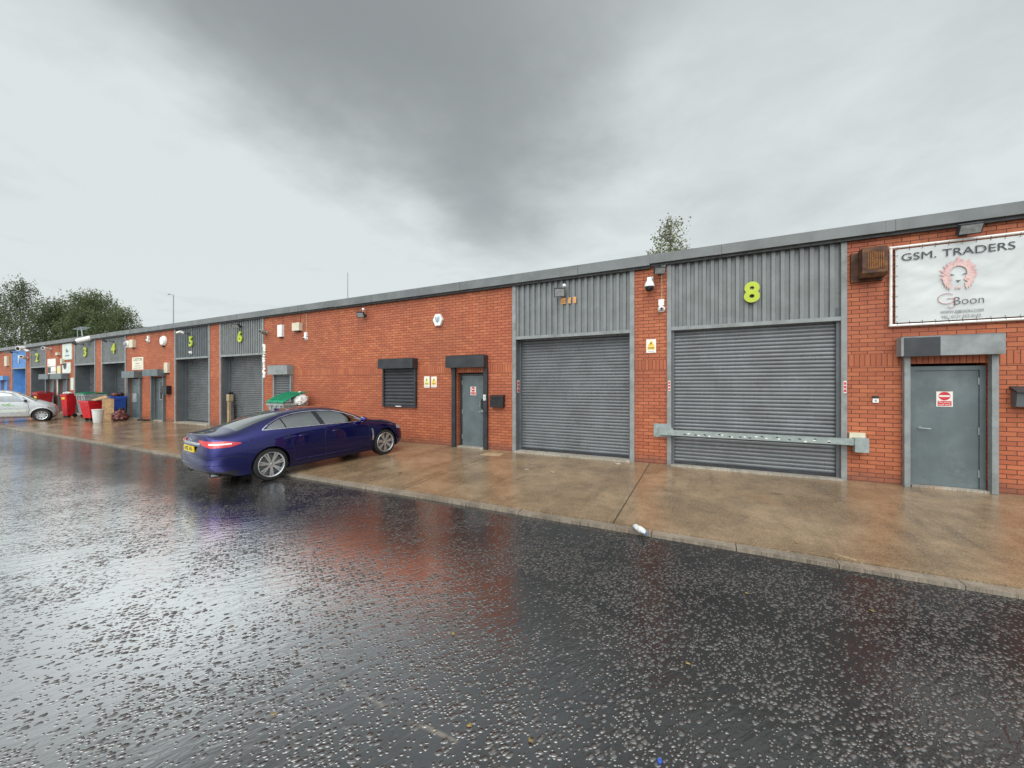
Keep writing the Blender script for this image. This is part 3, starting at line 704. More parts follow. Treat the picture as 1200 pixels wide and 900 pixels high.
# ---- cameras
CG = 'security cameras on the facade'
t = on_wall('dome_camera', 'white security camera with dark dome on brick pier left of number 8', 'security camera', -1.07, 3.93, CG)
MB().box(-.05, .06, -.012, 0, -.02, .2).poly([(-.045, -.012, .18), (-.045, -.16, .16), (-.045, -.22, .0), (-.045, -.06, .0), (-.045, -.012, .06)], (.09, 0, 0)).build('bracket', 'white', t, bevel=.006)
MB().lathe([(.055, .07), (.085, .03), (.105, -.03), (.105, -.055), (0, -.055)], (0, -.17, .0), 'Z', 22).build('housing', 'white', t, smooth=40)
MB().lathe([(.088, -.056), (.088, -.085), (.08, -.12), (.055, -.15), (0, -.165)], (0, -.17, 0), 'Z', 22).build('dome', 'lens', t, smooth=60)
def ball_camera(x, z, label, s=1.0, box=True):
    t = on_wall('turret_camera', label, 'security camera', x, z, CG)
    if box: MB().box(-.05*s, .05*s, -.05*s, 0, .04*s, .16*s).build('junction_box', 'white', t, bevel=.006)
    mb = MB().tube([(0, -.012, .05*s), (.01, -.012, (4.31-z)*.5), (0, -.012, 4.31-z)], .0065, 6); mb.build('cable', 'cream', t, smooth=60)
    MB().lathe([(.06*s, 0), (.065*s, -.02*s), (.05*s, -.03*s)], (0, 0, -.02*s), 'Y', 18).build('base', 'white', t, smooth=40)
    MB().blob((0, -.055*s, -.02*s), (.055*s, .055*s, .055*s), 1, 3, 0.0).build('camera_ball', 'white', t, smooth=60)
    MB().lathe([(.026*s, -.098*s), (.026*s, -.112*s), (0, -.113*s)], (.012*s, 0, -.03*s), 'Y', 14).build('lens', 'lens', t, smooth=40)
ball_camera(-.84, 3.42, 'small white ball camera below white box on brick pier left of number 8', 1.15)
ball_camera(-12.70, 3.42, 'small white camera below the beige box on the long brick wall', 1.2)
ball_camera(-20.62, 3.20, 'small camera under the lime number 5', 1.1, False)
ball_camera(-24.64, 3.95, 'small white camera at upper left above the grey side doors', 1.4)
def bullet_camera(x, z, label, L=.34, r=.07, yaw=-40, pitch=-8, mat='white'):
    t = on_wall('bullet_camera', label, 'security camera', x, z, CG)
    R = Matrix.Rotation(math.radians(yaw), 3, 'Z') @ Matrix.Rotation(math.radians(pitch), 3, 'X')
    d = R @ Vector((0, -1, 0)); c = Vector((0, -.16, 0))
    MB().lathe([(.06, 0), (.06, -.03), (.02, -.03)], (0, 0, 0), 'Y', 14).tube([(0, -.02, 0), (0, -.16, 0)], .018, 8).build('bracket', mat, t, smooth=40)
    MB().tube([c-d*L*.45, c+d*L*.55], r, 14).build('camera_body', mat, t, smooth=40)
    MB().tube([c+d*(L*.55), c+d*(L*.55+.012)], r*.75, 14).build('lens', 'lens', t, smooth=40)
bullet_camera(-15.03, 3.74, 'grey bullet camera at corner beside number 6 bay', .3, .075, 25, -4, 'galv')
bullet_camera(-31.75, 4.40, 'large white camera housing at corner of the number 3 bay', 1.0, .13, -60, 14)
bullet_camera(-38.3, 4.08, 'white camera between number 2 bay and the upper poster', .6, .10, 40, -5)
bullet_camera(-42.95, 4.30, 'white camera on the pier right of the blue bay', .7, .16, 30, 5)
bullet_camera(-42.9, 3.65, 'lower white camera on the pier right of the blue bay', .6, .11, 50, -10)

# ---- alarm boxes, junction boxes, bells
AG = 'alarm boxes on the facade'
t = on_wall('alarm_box', 'white hexagonal alarm box with blue emblem high on the long brick wall', 'alarm box', -6.86, 3.61, AG)
hexp = [(.165*math.cos(math.radians(a)), .19*math.sin(math.radians(a))) for a in range(0, 360, 60)]
MB().poly([(x, 0, z) for x, z in hexp], (0, -.075, 0)).build('case', 'white', t, bevel=.018)
em = MB().poly([(x*.72, -.0755, z*.72) for x, z in [(-.13, .12), (.13, .12), (.13, -.02), (0, -.17), (-.13, -.02)]], (0, -.002, 0)).build('emblem', 'sign_pale', t)
for pts in ([(-.075, .06), (-.045, .06), (-.015, -.06), (-.04, -.06)], [(.075, .06), (.045, .06), (.015, -.06), (.04, -.06)], [(-.01, .06), (.012, .06), (.012, -.09), (-.01, -.09)], [(-.09, .085), (.09, .085), (.09, .075), (-.09, .075)]):
    MB().poly([(x, -.0778, z) for x, z in pts], (0, -.0015, 0)).build('emblem_stroke', 'blue_mark', em)
def alarm(x, z, w, h, d, label, mat):
    t = on_wall('alarm_box', label, 'alarm box', x, z, AG)
    MB().box(-w/2, w/2, -d, 0, -h/2, h/2).build('case', mat, t, bevel=min(.02, d*.25))
    if z > 3.6: MB().tube([(w*.2, -.012, h/2), (w*.2+.015, -.012, (4.31-z)*.6), (w*.2, -.012, 4.31-z)], .0065, 6).build('cable', 'charcoal', t, smooth=60)
    MB().box(-w*.32, w*.32, -d*.7, -d*.1, -h/2-.035, -h/2).build('strobe', 'black', t, bevel=.006)
alarm(-14.11, 3.75, .26, .44, .10, 'tall pale alarm box left of the beige box on brick', 'white')
alarm(-13.13, 3.83, .40, .28, .14, 'wide beige alarm box near the eaves above small shuttered window', 'cream')
alarm(-22.75, 2.55, .34, .48, .10, 'cream alarm box beside the glazed side door canopy', 'cream')
alarm(-26.3, 3.86, .42, .40, .14, 'cream alarm box next to number 4 bay', 'cream')
alarm(-47.6, 3.55, .6, .75, .12, 'cream alarm box on brick left of the blue bay', 'cream')
alarm(-36.9, 3.72, .4, .16, .12, 'small cream box left of the pale upper poster', 'cream')
alarm(-36.1, 3.22, .3, .34, .12, 'cream box between the two posters by number 3', 'cream')
t = on_wall('alarm_box', 'round white alarm sounder above the cream lettered sign', 'alarm box', -23.1, 3.84, AG)
MB().lathe([(.24, 0), (.24, -.06), (.19, -.12), (0, -.14)], (0, 0, 0), 'Y', 20).build('case', 'white', t, smooth=40)
MB().box(-.05, .05, -.10, 0, -.30, -.235).build('strobe', 'black', t, bevel=.006)
t = on_wall('wall_lamp', 'round white bulkhead lamp at corner of number 4 bay', 'wall lamp', -27.0, 3.86)
MB().lathe([(.2, 0), (.2, -.05), (.16, -.10)], (0, 0, 0), 'Y', 18).build('base', 'white', t, smooth=40)
MB().blob((0, -.1, 0), (.15, .10, .15), 1, 2, 0).build('diffuser', 'lamp_glass', t, smooth=60)
t = on_wall('junction_box', 'small white electrical box under the eaves left of the number 8 cladding', 'electrical box', -.80, 4.29)
MB().box(-.05, .05, -.05, 0, -.05, .05).build('case', 'white', t, bevel=.006)
MB().tube([(0, -.02, -.05), (.0, -.02, -.1)], .008, 6).build('cable', 'black', t)
t = on_wall('door_bell', 'small white bell push on brick beside the number 8 bay', 'door bell', 2.71, 1.47)
MB().box(-.04, .04, -.025, 0, -.045, .03).build('case', 'white', t, bevel=.004)
MB().box(-.04, .04, -.03, 0, .0305, .075).build('hood', 'black', t, bevel=.004)
MB().box(-.015, .015, -.029, -.0255, -.025, .005).build('push_button', 'galv', t)
t = on_wall('keypad', 'white keypad on the charcoal post of the middle grey door', 'keypad', -5.27, 1.40, off=.09)
MB().box(-.035, .035, -.03, 0, -.075, .075).build('case', 'white', t, bevel=.004)
for k in range(3): MB().box(-.022, .022, -.034, -.0305, -.05+k*.035, -.03+k*.035).build('key_row', 'galv', t)
t = on_wall('lock_plate', 'black lock plate with steel pull handle on the middle grey door', 'door lock', -5.47, 1.12, off=-.139)
MB().box(-.045, .035, -.012, -.001, -.06, .24).build('plate', 'black', t, bevel=.003)
MB().tube([(-.06, -.012, .17), (-.06, -.055, .16), (-.06, -.055, .02), (-.06, -.012, .01)], .011, 8).build('pull_handle', 'galv', t, smooth=50)
MB().tube([(.0, -.012, -.1), (.0, -.04, -.1)], .03, 12).build('padlock', 'galv', t, smooth=40)
t = on_wall('expansion_foam', 'strip of white foam squeezed out beside the number 6 bay post', 'foam strip', -15.18, 2.65)
mb = MB(); random.seed(5)
for k in range(13): mb.blob((random.uniform(-.03, .03), -.02, -.6+k*.1), (random.uniform(.04, .075), .05, random.uniform(.05, .09)), k, 2, .4)
mb.build('foam', 'foam', t, smooth=60)

# ---- letter boxes
LG = 'letter boxes on the facade'
t = on_wall('letter_box', 'black letter box on brick right of the middle grey door', 'letter box', -4.90, 1.31, LG)
MB().box(-.19, .19, -.13, 0, -.16, .12).build('case', 'black', t, bevel=.01)
MB().poly([(-.2, 0, .17), (-.2, -.15, .125), (-.2, -.15, .11), (-.2, 0, .121)], (.4, 0, 0)).build('lid', 'black', t, bevel=.003)
MB().box(-.13, .13, -.134, -.1305, .05, .068).build('slot', 'lens', t)
t = on_wall('letter_box', 'dark metal letter box with sloping lid at right edge beside grey door', 'letter box', 4.53, 1.55, LG)
MB().poly([(-.19, 0, .12), (-.19, -.14, .06), (-.19, -.12, -.15), (-.19, 0, -.16)], (.38, 0, 0)).build('case', 'steel_dark', t, bevel=.008)
MB().poly([(-.21, 0, .17), (-.21, -.18, .085), (-.21, -.18, .07), (-.21, 0, .15)], (.42, 0, 0)).build('lid', 'charcoal', t, bevel=.003)
MB().lathe([(.012, -.14), (.012, -.152), (0, -.153)], (0, 0, -.01), 'Y', 10).build('lock', 'galv', t)
t = on_wall('letter_box', 'dark letter box on the narrow brick strip right of glazed side door', 'letter box', -22.62, 1.5, LG)
MB().box(-.2, .2, -.2, 0, -.2, .2).build('case', 'black', t, bevel=.012)
MB().box(-.13, .13, -.204, -.2005, .05, .08).build('slot', 'lens', t)

# ---- rusty vent
t = on_wall('wall_vent', 'rusty louvred vent box on brick left of the white banner', 'vent', 2.58, 3.88)
MB().box(-.22, .22, -.06, 0, -.30, .22).build('back_plate', 'rust', t, bevel=.006)
MB().poly([(-.12, -.06, .25), (-.12, -.27, .24), (-.12, -.27, -.20), (-.12, -.22, -.26), (-.12, -.06, -.26)], (.33, 0, 0)).build('hood', 'rust', t, bevel=.008)
mb = MB()
for k in range(8): mb.box(-.05+k*.028, -.034+k*.028, -.278, -.2705, -.14, .16)
mb.build('louvre', 'rust_slat', t)

# ---- number signs
NG = 'lime green unit numbers'
def number(ch, x, z, size, label, y=WALL_Y, mat='lime', grp=NG, wd=None, sx=1.0):
    t = thing('number_sign', label, 'number sign', (x, y, z), grp)
    wall_text('numeral', ch, size, (0, -.045, 0), mat, t, extrude=.022, offset=.020 if wd is None else wd, res=6).data.transform(Matrix.Diagonal((sx, 1, 1, 1)))
    MB().tube([(0, -.03, size*.18), (0, .03, size*.18)], .012, 6).tube([(0, -.03, -size*.2), (0, .03, -size*.2)], .012, 6).build('stand_off', 'galv', t)
number('8', .84, 3.555, .53, 'lime green number 8 on grey cladding')
number('6', -16.76, 3.66, .58, 'lime green number 6 on grey cladding')
number('5', -20.58, 3.66, .60, 'lime green number 5 on dark cladding')
number('4', -28.68, 3.68, .72, 'lime green number 4 on grey cladding', sx=1.25)
number('3', -32.54, 3.64, .74, 'lime green number 3 on grey cladding', sx=1.25)
number('2', -40.86, 3.58, .80, 'lime green number 2 on grey cladding', sx=1.3)
number('1', -44.8, 3.58, .85, 'white number 1 on blue cladding', mat='white', grp='white unit number', wd=.0)
# leftovers of a removed numeral
t = thing('paint_mark', 'old orange paint marks left under the floodlight on grey cladding', 'paint mark', (-2.96, WALL_Y+.002, 3.80))
for a, b in ((-.20, -.075), (-.01, .06), (.115, .19)):
    MB().box(a, b, -.0035, -.001, -.08, .07).build('paint_patch', 'orange_old', t)

# ---- warning plates
WG = 'yellow warning plates'
def warning(x, z, w, h, label, yellow):
    t = on_wall('warning_sign', label, 'warning sign', x, z, WG)
    MB().box(-w/2, w/2, -.006, 0, -h/2, h/2).build('plate', 'sign_white', t, bevel=.001)
    tri = MB().poly([(0, -.0065, h*.42), (w*.36, -.0065, -h*.0), (-w*.36, -.0065, -h*.0)], (0, -.001, 0)).build('triangle', yellow, t)
    MB().poly([(w*.02, -.0078, h*.30), (w*.10, -.0078, h*.22), (w*.0, -.0078, h*.15), (w*.03, -.0078, h*.15), (-w*.1, -.0078, h*.04), (-w*.05, -.0078, h*.13), (-w*.12, -.0078, h*.16)], (0, -.001, 0)).build('symbol', 'ink', tri)
    MB().box(-w*.38, w*.38, -.0075, -.0062, -h*.26, -h*.03).build('text_panel', yellow, t)
    for k in range(2):
        MB().box(-w*.3, w*.3, -.0085, -.0078, -h*.12-k*h*.08-h*.018, -h*.12-k*h*.08+h*.014).build('text_line', 'ink', t)
    MB().box(-w*.3, w*.3, -.0075, -.0062, -h*.40, -h*.37).build('text_line', 'ink_soft', t)
warning(-1.055, 2.60, .205, .30, 'yellow warning plate on brick pier between two grey shutters', 'yellow_sign')
warning(-7.30, 1.825, .20, .33, 'faded yellow warning plate nearer the dark window', 'yellow_faded')
warning(-7.04, 1.825, .20, .31, 'orange-yellow warning plate nearer the middle grey door', 'yellow_sign')

def no_entry(x, z, y, w, label):
    h = w*1.28
    t = thing('no_entry_sign', label, 'no entry sign', (x, y, z), 'red no entry signs')
    MB().box(-w/2, w/2, -.004, 0, -h/2, h/2).build('plate', 'sign_white', t, bevel=.0015)
    r = w*.36
    d = MB().lathe([(r, -.0042), (r, -.0056), (0, -.0057)], (0, 0, h*.2), 'Y', 32).build('red_disc', 'red_sign', t)
    MB().box(-r*.9, r*.9, -.0070, -.0060, h*.2-r*.2, h*.2+r*.2).build('white_bar', 'sign_white', d)
    MB().box(-w*.42, w*.42, -.0056, -.0042, -h*.45, -h*.12).build('text_panel', 'red_sign', t)
    wall_text('lettering', 'No entry', w*.21, (0, -.0065, -h*.205), 'sign_white', t, width=w*.72, extrude=.0006)
    wall_text('lettering', 'staff only', w*.20, (0, -.0065, -h*.365), 'sign_white', t, width=w*.76, extrude=.0006)
no_entry(3.615, 1.50, WALL_Y+.069, .20, 'red no entry sign on the right-hand grey door')
no_entry(-5.78, 1.57, WALL_Y+.139, .185, 'red no entry sign on the middle grey door')

def red_strip(x, z, y, label, nx=False):
    t = thing('safety_sticker', label, 'safety sticker', (x, y, z), 'red and white shutter stickers')
    w, h = .042, .22
    MB().box(-w/2, w/2, -.003, 0, -h/2, h/2).build('backing', 'sign_white', t)
    for k in range(3):
        MB().box(-w*.38, w*.38, -.0045, -.0032, h*.5-.02-.066*k-.05, h*.5-.02-.066*k).build('red_panel', 'red_sign', t)
red_strip(2.285, 1.70, WALL_Y-.0285, 'red and white sticker on the right post of the number 8 shutter')
red_strip(-.68, 1.72, WALL_Y-.0285, 'red and white sticker on the left post of the number 8 shutter')
t = thing('safety_sticker', 'red and white sticker on left reveal of the plain shutter', 'safety sticker', (-4.376, WALL_Y+.12, 1.70), 'red and white shutter stickers')
MB().box(0, .003, -.06, .06, -.16, .16).build('backing', 'sign_white', t)
for k in range(3): MB().box(.0035, .0048, -.048, .048, .13-k*.1-.075, .13-k*.1).build('red_panel', 'red_sign', t)

# ---- white banner
BX0, BX1, BZ0, BZ1 = 2.945, 4.60, 2.80, 4.09
bw, bh = BX1-BX0, BZ1-BZ0
t = thing('banner_sign', 'white GSM. TRADERS banner with pink lion emblem in a white tube frame', 'banner', ((BX0+BX1)/2, WALL_Y, BZ0))
from mathutils import noise as NZ
def bloc(x, z, y=0.0): return (x-(BX0+BX1)/2, y, z-BZ0)
r = .022; mb = MB()
X0, X1, Z0, Z1 = BX0-.045, BX1+.045, BZ0-.03, BZ1+.03
for a, b in (((X0, Z0), (X1, Z0)), ((X1, Z0), (X1, Z1)), ((X1, Z1), (X0, Z1)), ((X0, Z1), (X0, Z0))):
    mb.tube([bloc(a[0], a[1], -.05), bloc(b[0], b[1], -.05)], r, 12)
for c in ((X0, Z0), (X1, Z0), (X1, Z1), (X0, Z1)): mb.blob(bloc(c[0], c[1], -.05), (.029, .029, .029), 0, 2, 0)
mb.build('frame', 'white', t, smooth=50)
mb = MB(); nx, nz = 48, 38; V = []
for j in range(nz+1):
    row = []
    for i in range(nx+1):
        x = BX0+.015+(bw-.03)*i/nx; z = BZ0+.012+(bh-.024)*j/nz
        e = min(i, nx-i, 6)/6*min(j, nz-j, 6)/6
        w = NZ.noise(Vector((x*3+z*2.0, z*5, 2.2)))*.009 + NZ.noise(Vector((x*8-z*7, z*8, 7)))*.004
        row.append(mb.bm.verts.new(bloc(x, z, -.052+w*e)))
    V.append(row)
for j in range(nz):
    for i in range(nx): mb.bm.faces.new((V[j][i], V[j][i+1], V[j+1][i+1], V[j+1][i]))
sheet = mb.build('banner_sheet', 'banner', t, smooth=180, norm=False)
mb = MB()
n = 11
for i in range(n):
    x = BX0+.03+(bw-.06)*i/(n-1)
    for z, zz in ((BZ0+.03, BZ0-.03), (BZ1-.03, BZ1+.03)):
        mb.lathe([(.006, -.064), (.006, -.067), (0, -.0672)], bloc(x, z), 'Y', 8)
for i in range(7):
    z = BZ0+.12+(bh-.24)*i/6
    for x in (BX0+.035, BX1-.035): mb.lathe([(.006, -.064), (.006, -.067), (0, -.0672)], bloc(x, z), 'Y', 8)
mb.build('eyelets', 'black', sheet)
mb = MB()
for i in range(n):
    x = BX0+.03+(bw-.06)*i/(n-1)
    for z, zz in ((BZ0+.03, Z0), (BZ1-.03, Z1)): mb.tube([bloc(x, z, -.066), bloc(x+.004, zz, -.0735)], .0022, 5)
for i in range(7):
    z = BZ0+.12+(bh-.24)*i/6
    for x, xx in ((BX0+.035, X0), (BX1-.035, X1)): mb.tube([bloc(x, z, -.066), bloc(xx, z+.006, -.0735)], .0022, 5)
mb.build('cable_ties', 'black', sheet)
YP = -.0665   # printed marks lie on the sheet
wall_text('lettering', 'GSM.', .175, bloc(3.25, 3.925, YP), 'ink', t, width=.43, extrude=.0008, res=5)
wall_text('lettering', 'TRADERS', .175, bloc(3.95, 3.925, YP), 'ink', t, width=.82, extrude=.0008, res=5)
wall_text('lettering', 'WWW.GJBOON.COM', .066, bloc(3.765, 2.945, YP), 'ink_soft', t, width=.50, extrude=.0008)
wall_text('lettering', 'TEL: 0121 552 0152', .066, bloc(3.755, 2.862, YP), 'ink_soft', t, width=.46, extrude=.0008)
wall_text('lettering', 'Boon', .185, bloc(3.845, 3.115, YP), 'ink', t, width=.34, extrude=.0008, offset=-.003, res=5)
# looping pink G and j
gx, gz = 3.585, 3.17
pts = [bloc(gx+.10*math.cos(a)*1.0+.0, gz+.085*math.sin(a), YP) for a in [math.radians(d) for d in range(40, 331, 10)]]
pts += [bloc(gx+.105, gz-.0, YP), bloc(gx+.01, gz-.0, YP)]
mb = MB().tube(pts, .0052, 6)
mb.tube([bloc(gx+.105, gz, YP), bloc(gx+.107, gz-.10, YP), bloc(gx+.085, gz-.145, YP), bloc(gx+.045, gz-.155, YP), bloc(gx+.02, gz-.135, YP)], .0052, 6)
mb.build('monogram', 'pink', t, smooth=60)
# lion mane: overlapping tufts round an open face
lx, lz = 3.725, 3.575; random.seed(11)
def tuft(ang, r0, r1, wid, bend):
    a = math.radians(ang); u = Vector((math.cos(a), 0, math.sin(a))); v = Vector((-u.z, 0, u.x))
    def P(r, s): return Vector(bloc(lx, lz, YP)) + Vector((u.x*r*.90, 0, u.z*r*1.05)) + v*s
    return [P(r0, -wid*.55), P((r0+r1)/2, -wid*.8+bend*.3), P(r1, bend), P((r0+r1)/2, wid*.6+bend*.5), P(r0, wid*.55)]
for lay, (mat, a0, step, r0, r1, wd) in enumerate((('pink', -44, 15.5, .118, .255, .044), ('pink2', -37, 15.5, .112, .195, .030))):
    mb = MB(); a = a0; k = 0
    while a <= 180-a0:
        k += 1; dy = Vector((0, -.0009*lay-.00012*(k % 5), 0))
        mb.poly([q+dy for q in tuft(a+random.uniform(-3, 3), r0, r1*random.uniform(.86, 1.06), wd, (.035 if a < 90 else -.035))], (0, -.0008, 0)); a += step
    mb.build('lion_mane', mat, t)
mb = MB()
for s in (-1, 1):
    for k, (dx, dz, L) in enumerate(((.15, -.13, .13), (.125, -.17, .12), (.10, -.205, .10), (.17, -.08, .12))):
        p = Vector(bloc(lx+s*dx, lz+dz, YP))
        y_ = -.0022-.00025*k
        mb.poly([p+Vector((-s*.025, y_, .05)), p+Vector((s*.028, y_, .035)), p+Vector((s*.0, y_, -L*.75)), p+Vector((-s*.02, y_, -L*.2))], (0, -.0008, 0))
p = Vector(bloc(lx, lz-.235, YP))
mb.poly([p+Vector((-.03, 0, .02)), p+Vector((0, 0, .008)), p+Vector((.03, 0, .02)), p+Vector((.03, 0, -.03)), p+Vector((0, 0, -.01)), p+Vector((-.03, 0, -.03))], (0, -.0022, 0))
mb.build('lion_beard', 'pink2', t)
mb = MB()
for s in (-1, 1):
    p = Vector(bloc(lx+s*.068, lz-.02, YP))
    mb.poly([p+Vector((s*.034, 0, .018)), p+Vector((s*.0, 0, .006)), p+Vector((-s*.03, 0, -.008)), p+Vector((s*.008, 0, -.010))], (0, -.002, 0))
p = Vector(bloc(lx, lz-.125, YP))
mb.poly([p+Vector((-.035, 0, .012)), p+Vector((0, 0, .006)), p+Vector((.035, 0, .012)), p+Vector((.008, 0, -.012)), p+Vector((0, 0, -.028)), p+Vector((-.008, 0, -.012))], (0, -.002, 0))
mb.build('lion_face', 'ink', t)

# ---- poster boards round the far doors
PG = 'signs and posters on the far units'
def board(x, z, w, h, label, mat='sign_white', name='poster_board', lines=(), y=0.0, rings=None):
    t = on_wall(name, label, 'sign', x, z, PG)
    MB().box(-w/2, w/2, -.03, 0, -h/2, h/2).build('panel', mat, t, bevel=.004)
    for (txt, sz, zz, ww, m) in lines: wall_text('lettering', txt, sz, (0, -.0315, zz), m, t, width=ww, extrude=.001)
    if rings:
        for (mat2, pts) in rings: MB().poly([(a*w, -.031, b*h) for a, b in pts], (0, -.002, 0)).build('print_block', mat2, t)
    return t
board(-25.85, 2.83, 1.22, .64, 'cream CASTOR lettered sign above a grey side door', 'sign_cream', 'company_sign',
      [('CASTOR', .20, .19, 1.0, 'ink')], rings=[('ink_soft', [(-.18, .03), (.18, .03), (.18, -.03), (-.18, -.03)]), ('ink_soft', [(-.28, -.17), (.28, -.17), (.28, -.215), (-.28, -.215)]), ('ink_soft', [(-.38, -.34), (.36, -.34), (.36, -.38), (-.38, -.38)])])
fig = [(-.12, .12), (-.02, .22), (.0, .05), (.1, .14), (.16, .0), (.04, -.06), (-.1, -.02)]
board(-35.45, 3.80, 1.55, .98, 'tall pale poster high on brick beside number 3', 'sign_pale', rings=[('steel_dark', fig), ('ink_soft', [(-.2, -.22), (.25, -.2), (.25, -.28), (-.2, -.3)])])
board(-35.55, 2.80, 1.35, .66, 'pale poster with dark figure above the grey door by number 3', 'sign_pale', rings=[('charcoal', [(-.4, .45), (.05, .45), (.0, .0), (-.15, -.2), (-.35, .05)]), ('sign_white', [(-.45, -.2), (-.1, -.1), (-.05, -.4), (-.4, -.42)])])
board(-38.15, 3.20, 1.45, .48, 'white upper board beside number 2 bay', 'sign_white', rings=[('red_sign', [(-.38, -.2), (-.3, -.2), (-.3, -.32), (-.38, -.32)])])
board(-38.1, 2.70, 1.40, .46, 'grey and white lower board beside number 2 bay', 'sign_white', rings=[('charcoal', [(-.5, .45), (-.12, .45), (-.12, -.4), (-.5, -.4)]), ('steel_dark', [(-.1, -.22), (.5, -.22), (.5, -.32), (-.1, -.32)])])
board(-36.85, 2.70, .55, .50, 'small yellow-green poster between the far doors', 'sign_pale', rings=[('yellow_faded', [(-.35, .3), (.35, .35), (.3, -.3), (-.3, -.35)])])
board(-36.93, 1.60, .50, 1.05, 'tall pale notice beside the number 3 door', 'sign_pale')
board(-34.62, 1.80, .45, .75, 'pale green notice beside the number 3 shutter', 'sign_pale')

# ---- security barrier
t = thing('security_barrier', 'pitted galvanised security bar across the number 8 shutter', 'security barrier', (.8, WALL_Y, .72))
MB().box(-1.80, -1.44, -.012, 0, -.12, .17).build('mounting_plate', 'galv', t, bevel=.003)
MB().box(-1.68, -1.40, -.16, -.0125, -.055, .095).build('bracket', 'galv', t, bevel=.006)
MB().box(-1.48, 1.58, -.175, -.095, -.052, .060).build('bar', 'galv', t, bevel=.01)
mb = MB(); random.seed(4)
for k in range(13):
    x = -1.15+k*.195+random.uniform(-.04, .04); z = random.uniform(-.025, .03)
    mb.poly([(x-.028, -.1755, z), (x, -.1755, z+.014), (x+.03, -.1755, z-.003), (x+.012, -.1755, z-.016)], (0, -.0015, 0))
mb.build('paint_chips', 'charcoal', t)
mb = MB()
for k in range(13):
    x = -1.10+k*.195+random.uniform(-.04, .04); z = random.uniform(-.03, .02)
    mb.poly([(x-.03, -.1755, z), (x, -.1755, z+.012), (x+.03, -.1755, z-.006), (x, -.1755, z-.018)], (0, -.0015, 0))
mb.build('bare_spots', 'sign_white', t)
MB().box(1.54, 1.76, -.06, 0, -.08, .16).build('mounting_plate', 'cream', t, bevel=.004)
MB().box(1.58, 1.77, -.20, -.061, -.17, .08).build('lock_box', 'galv', t, bevel=.008)
mb = MB()
for (x, z) in ((-1.77, .14), (-1.77, -.09), (-1.52, .14), (-1.52, -.09)): mb.lathe([(.012, -.013), (.012, -.022), (0, -.023)], (x, 0, z), 'Y', 6)
mb.build('bolts', 'galv', t)
# ---- wooden post with box inside bay six
t = thing('gate_post', 'weathered wooden post with cream box inside the number 6 bay', 'post', (-17.90, WALL_Y+.16, .0))
MB().box(-.07, .07, -.06, .06, .03, 1.25).build('post', 'wood', t, bevel=.008)
MB().box(-.08, .10, -.08, .09, 1.06, 1.34).build('box', 'patch', t, bevel=.012)
MB().box(-.08, .10, -.08, .09, 1.342, 1.43).build('cap', 'black', t, bevel=.01)
MB().box(.075, .20, -.05, .05, .03, 1.0).build('board', 'bark', t, bevel=.01)
# ---- roof furniture
t = thing('tv_aerial', 'grey tubular aerial frame standing on the roof edge above number 3', 'aerial', (-35.3, 9.6, 4.6))
mb = MB().tube([(0, 0, 0), (-.25, 0, .75)], .035, 6).build('mast', 'galv', t)
mb = MB().tube([(-.9, 0, .70), (.5, 0, .78)], .025, 6)
for k in range(7): mb.tube([(-.85+k*.21, -.25, .70+k*.012), (-.85+k*.21, .25, .70+k*.012)], .014, 5)
mb.build('boom', 'galv', t)
MB().tube([(-.9, 0, -.05), (-.88, 0, .7)], .022, 6).build('stay', 'galv', t)
t = thing('roof_rod', 'thin grey rod rising from the roof above the long brick wall', 'rod', (-11.0, 9.3, 4.55))
MB().tube([(0, 0, 0), (0, 0, 1.06)], .017, 8, r2=.012).build('rod', 'galv', t, smooth=60)
MB().box(-.06, .06, -.06, .06, 0, .04).build('foot', 'galv', t)
t = thing('lamp_post', 'slim grey lamp post behind the roof near number 5', 'lamp post', (-38.4, 15.5, 0))
MB().tube([(0, 0, -.2), (0, 0, 9.0)], .055, 10, r2=.035).build('pole', 'galv', t, smooth=60)
MB().tube([(0, 0, 9.0), (-.06, -.06, 9.04), (-.2, -.18, 9.05)], .03, 8).build('arm', 'galv', t, smooth=60)
MB().box(-.38, -.16, -.24, -.12, 9.03, 9.08).build('lantern', 'galv', t, bevel=.03)
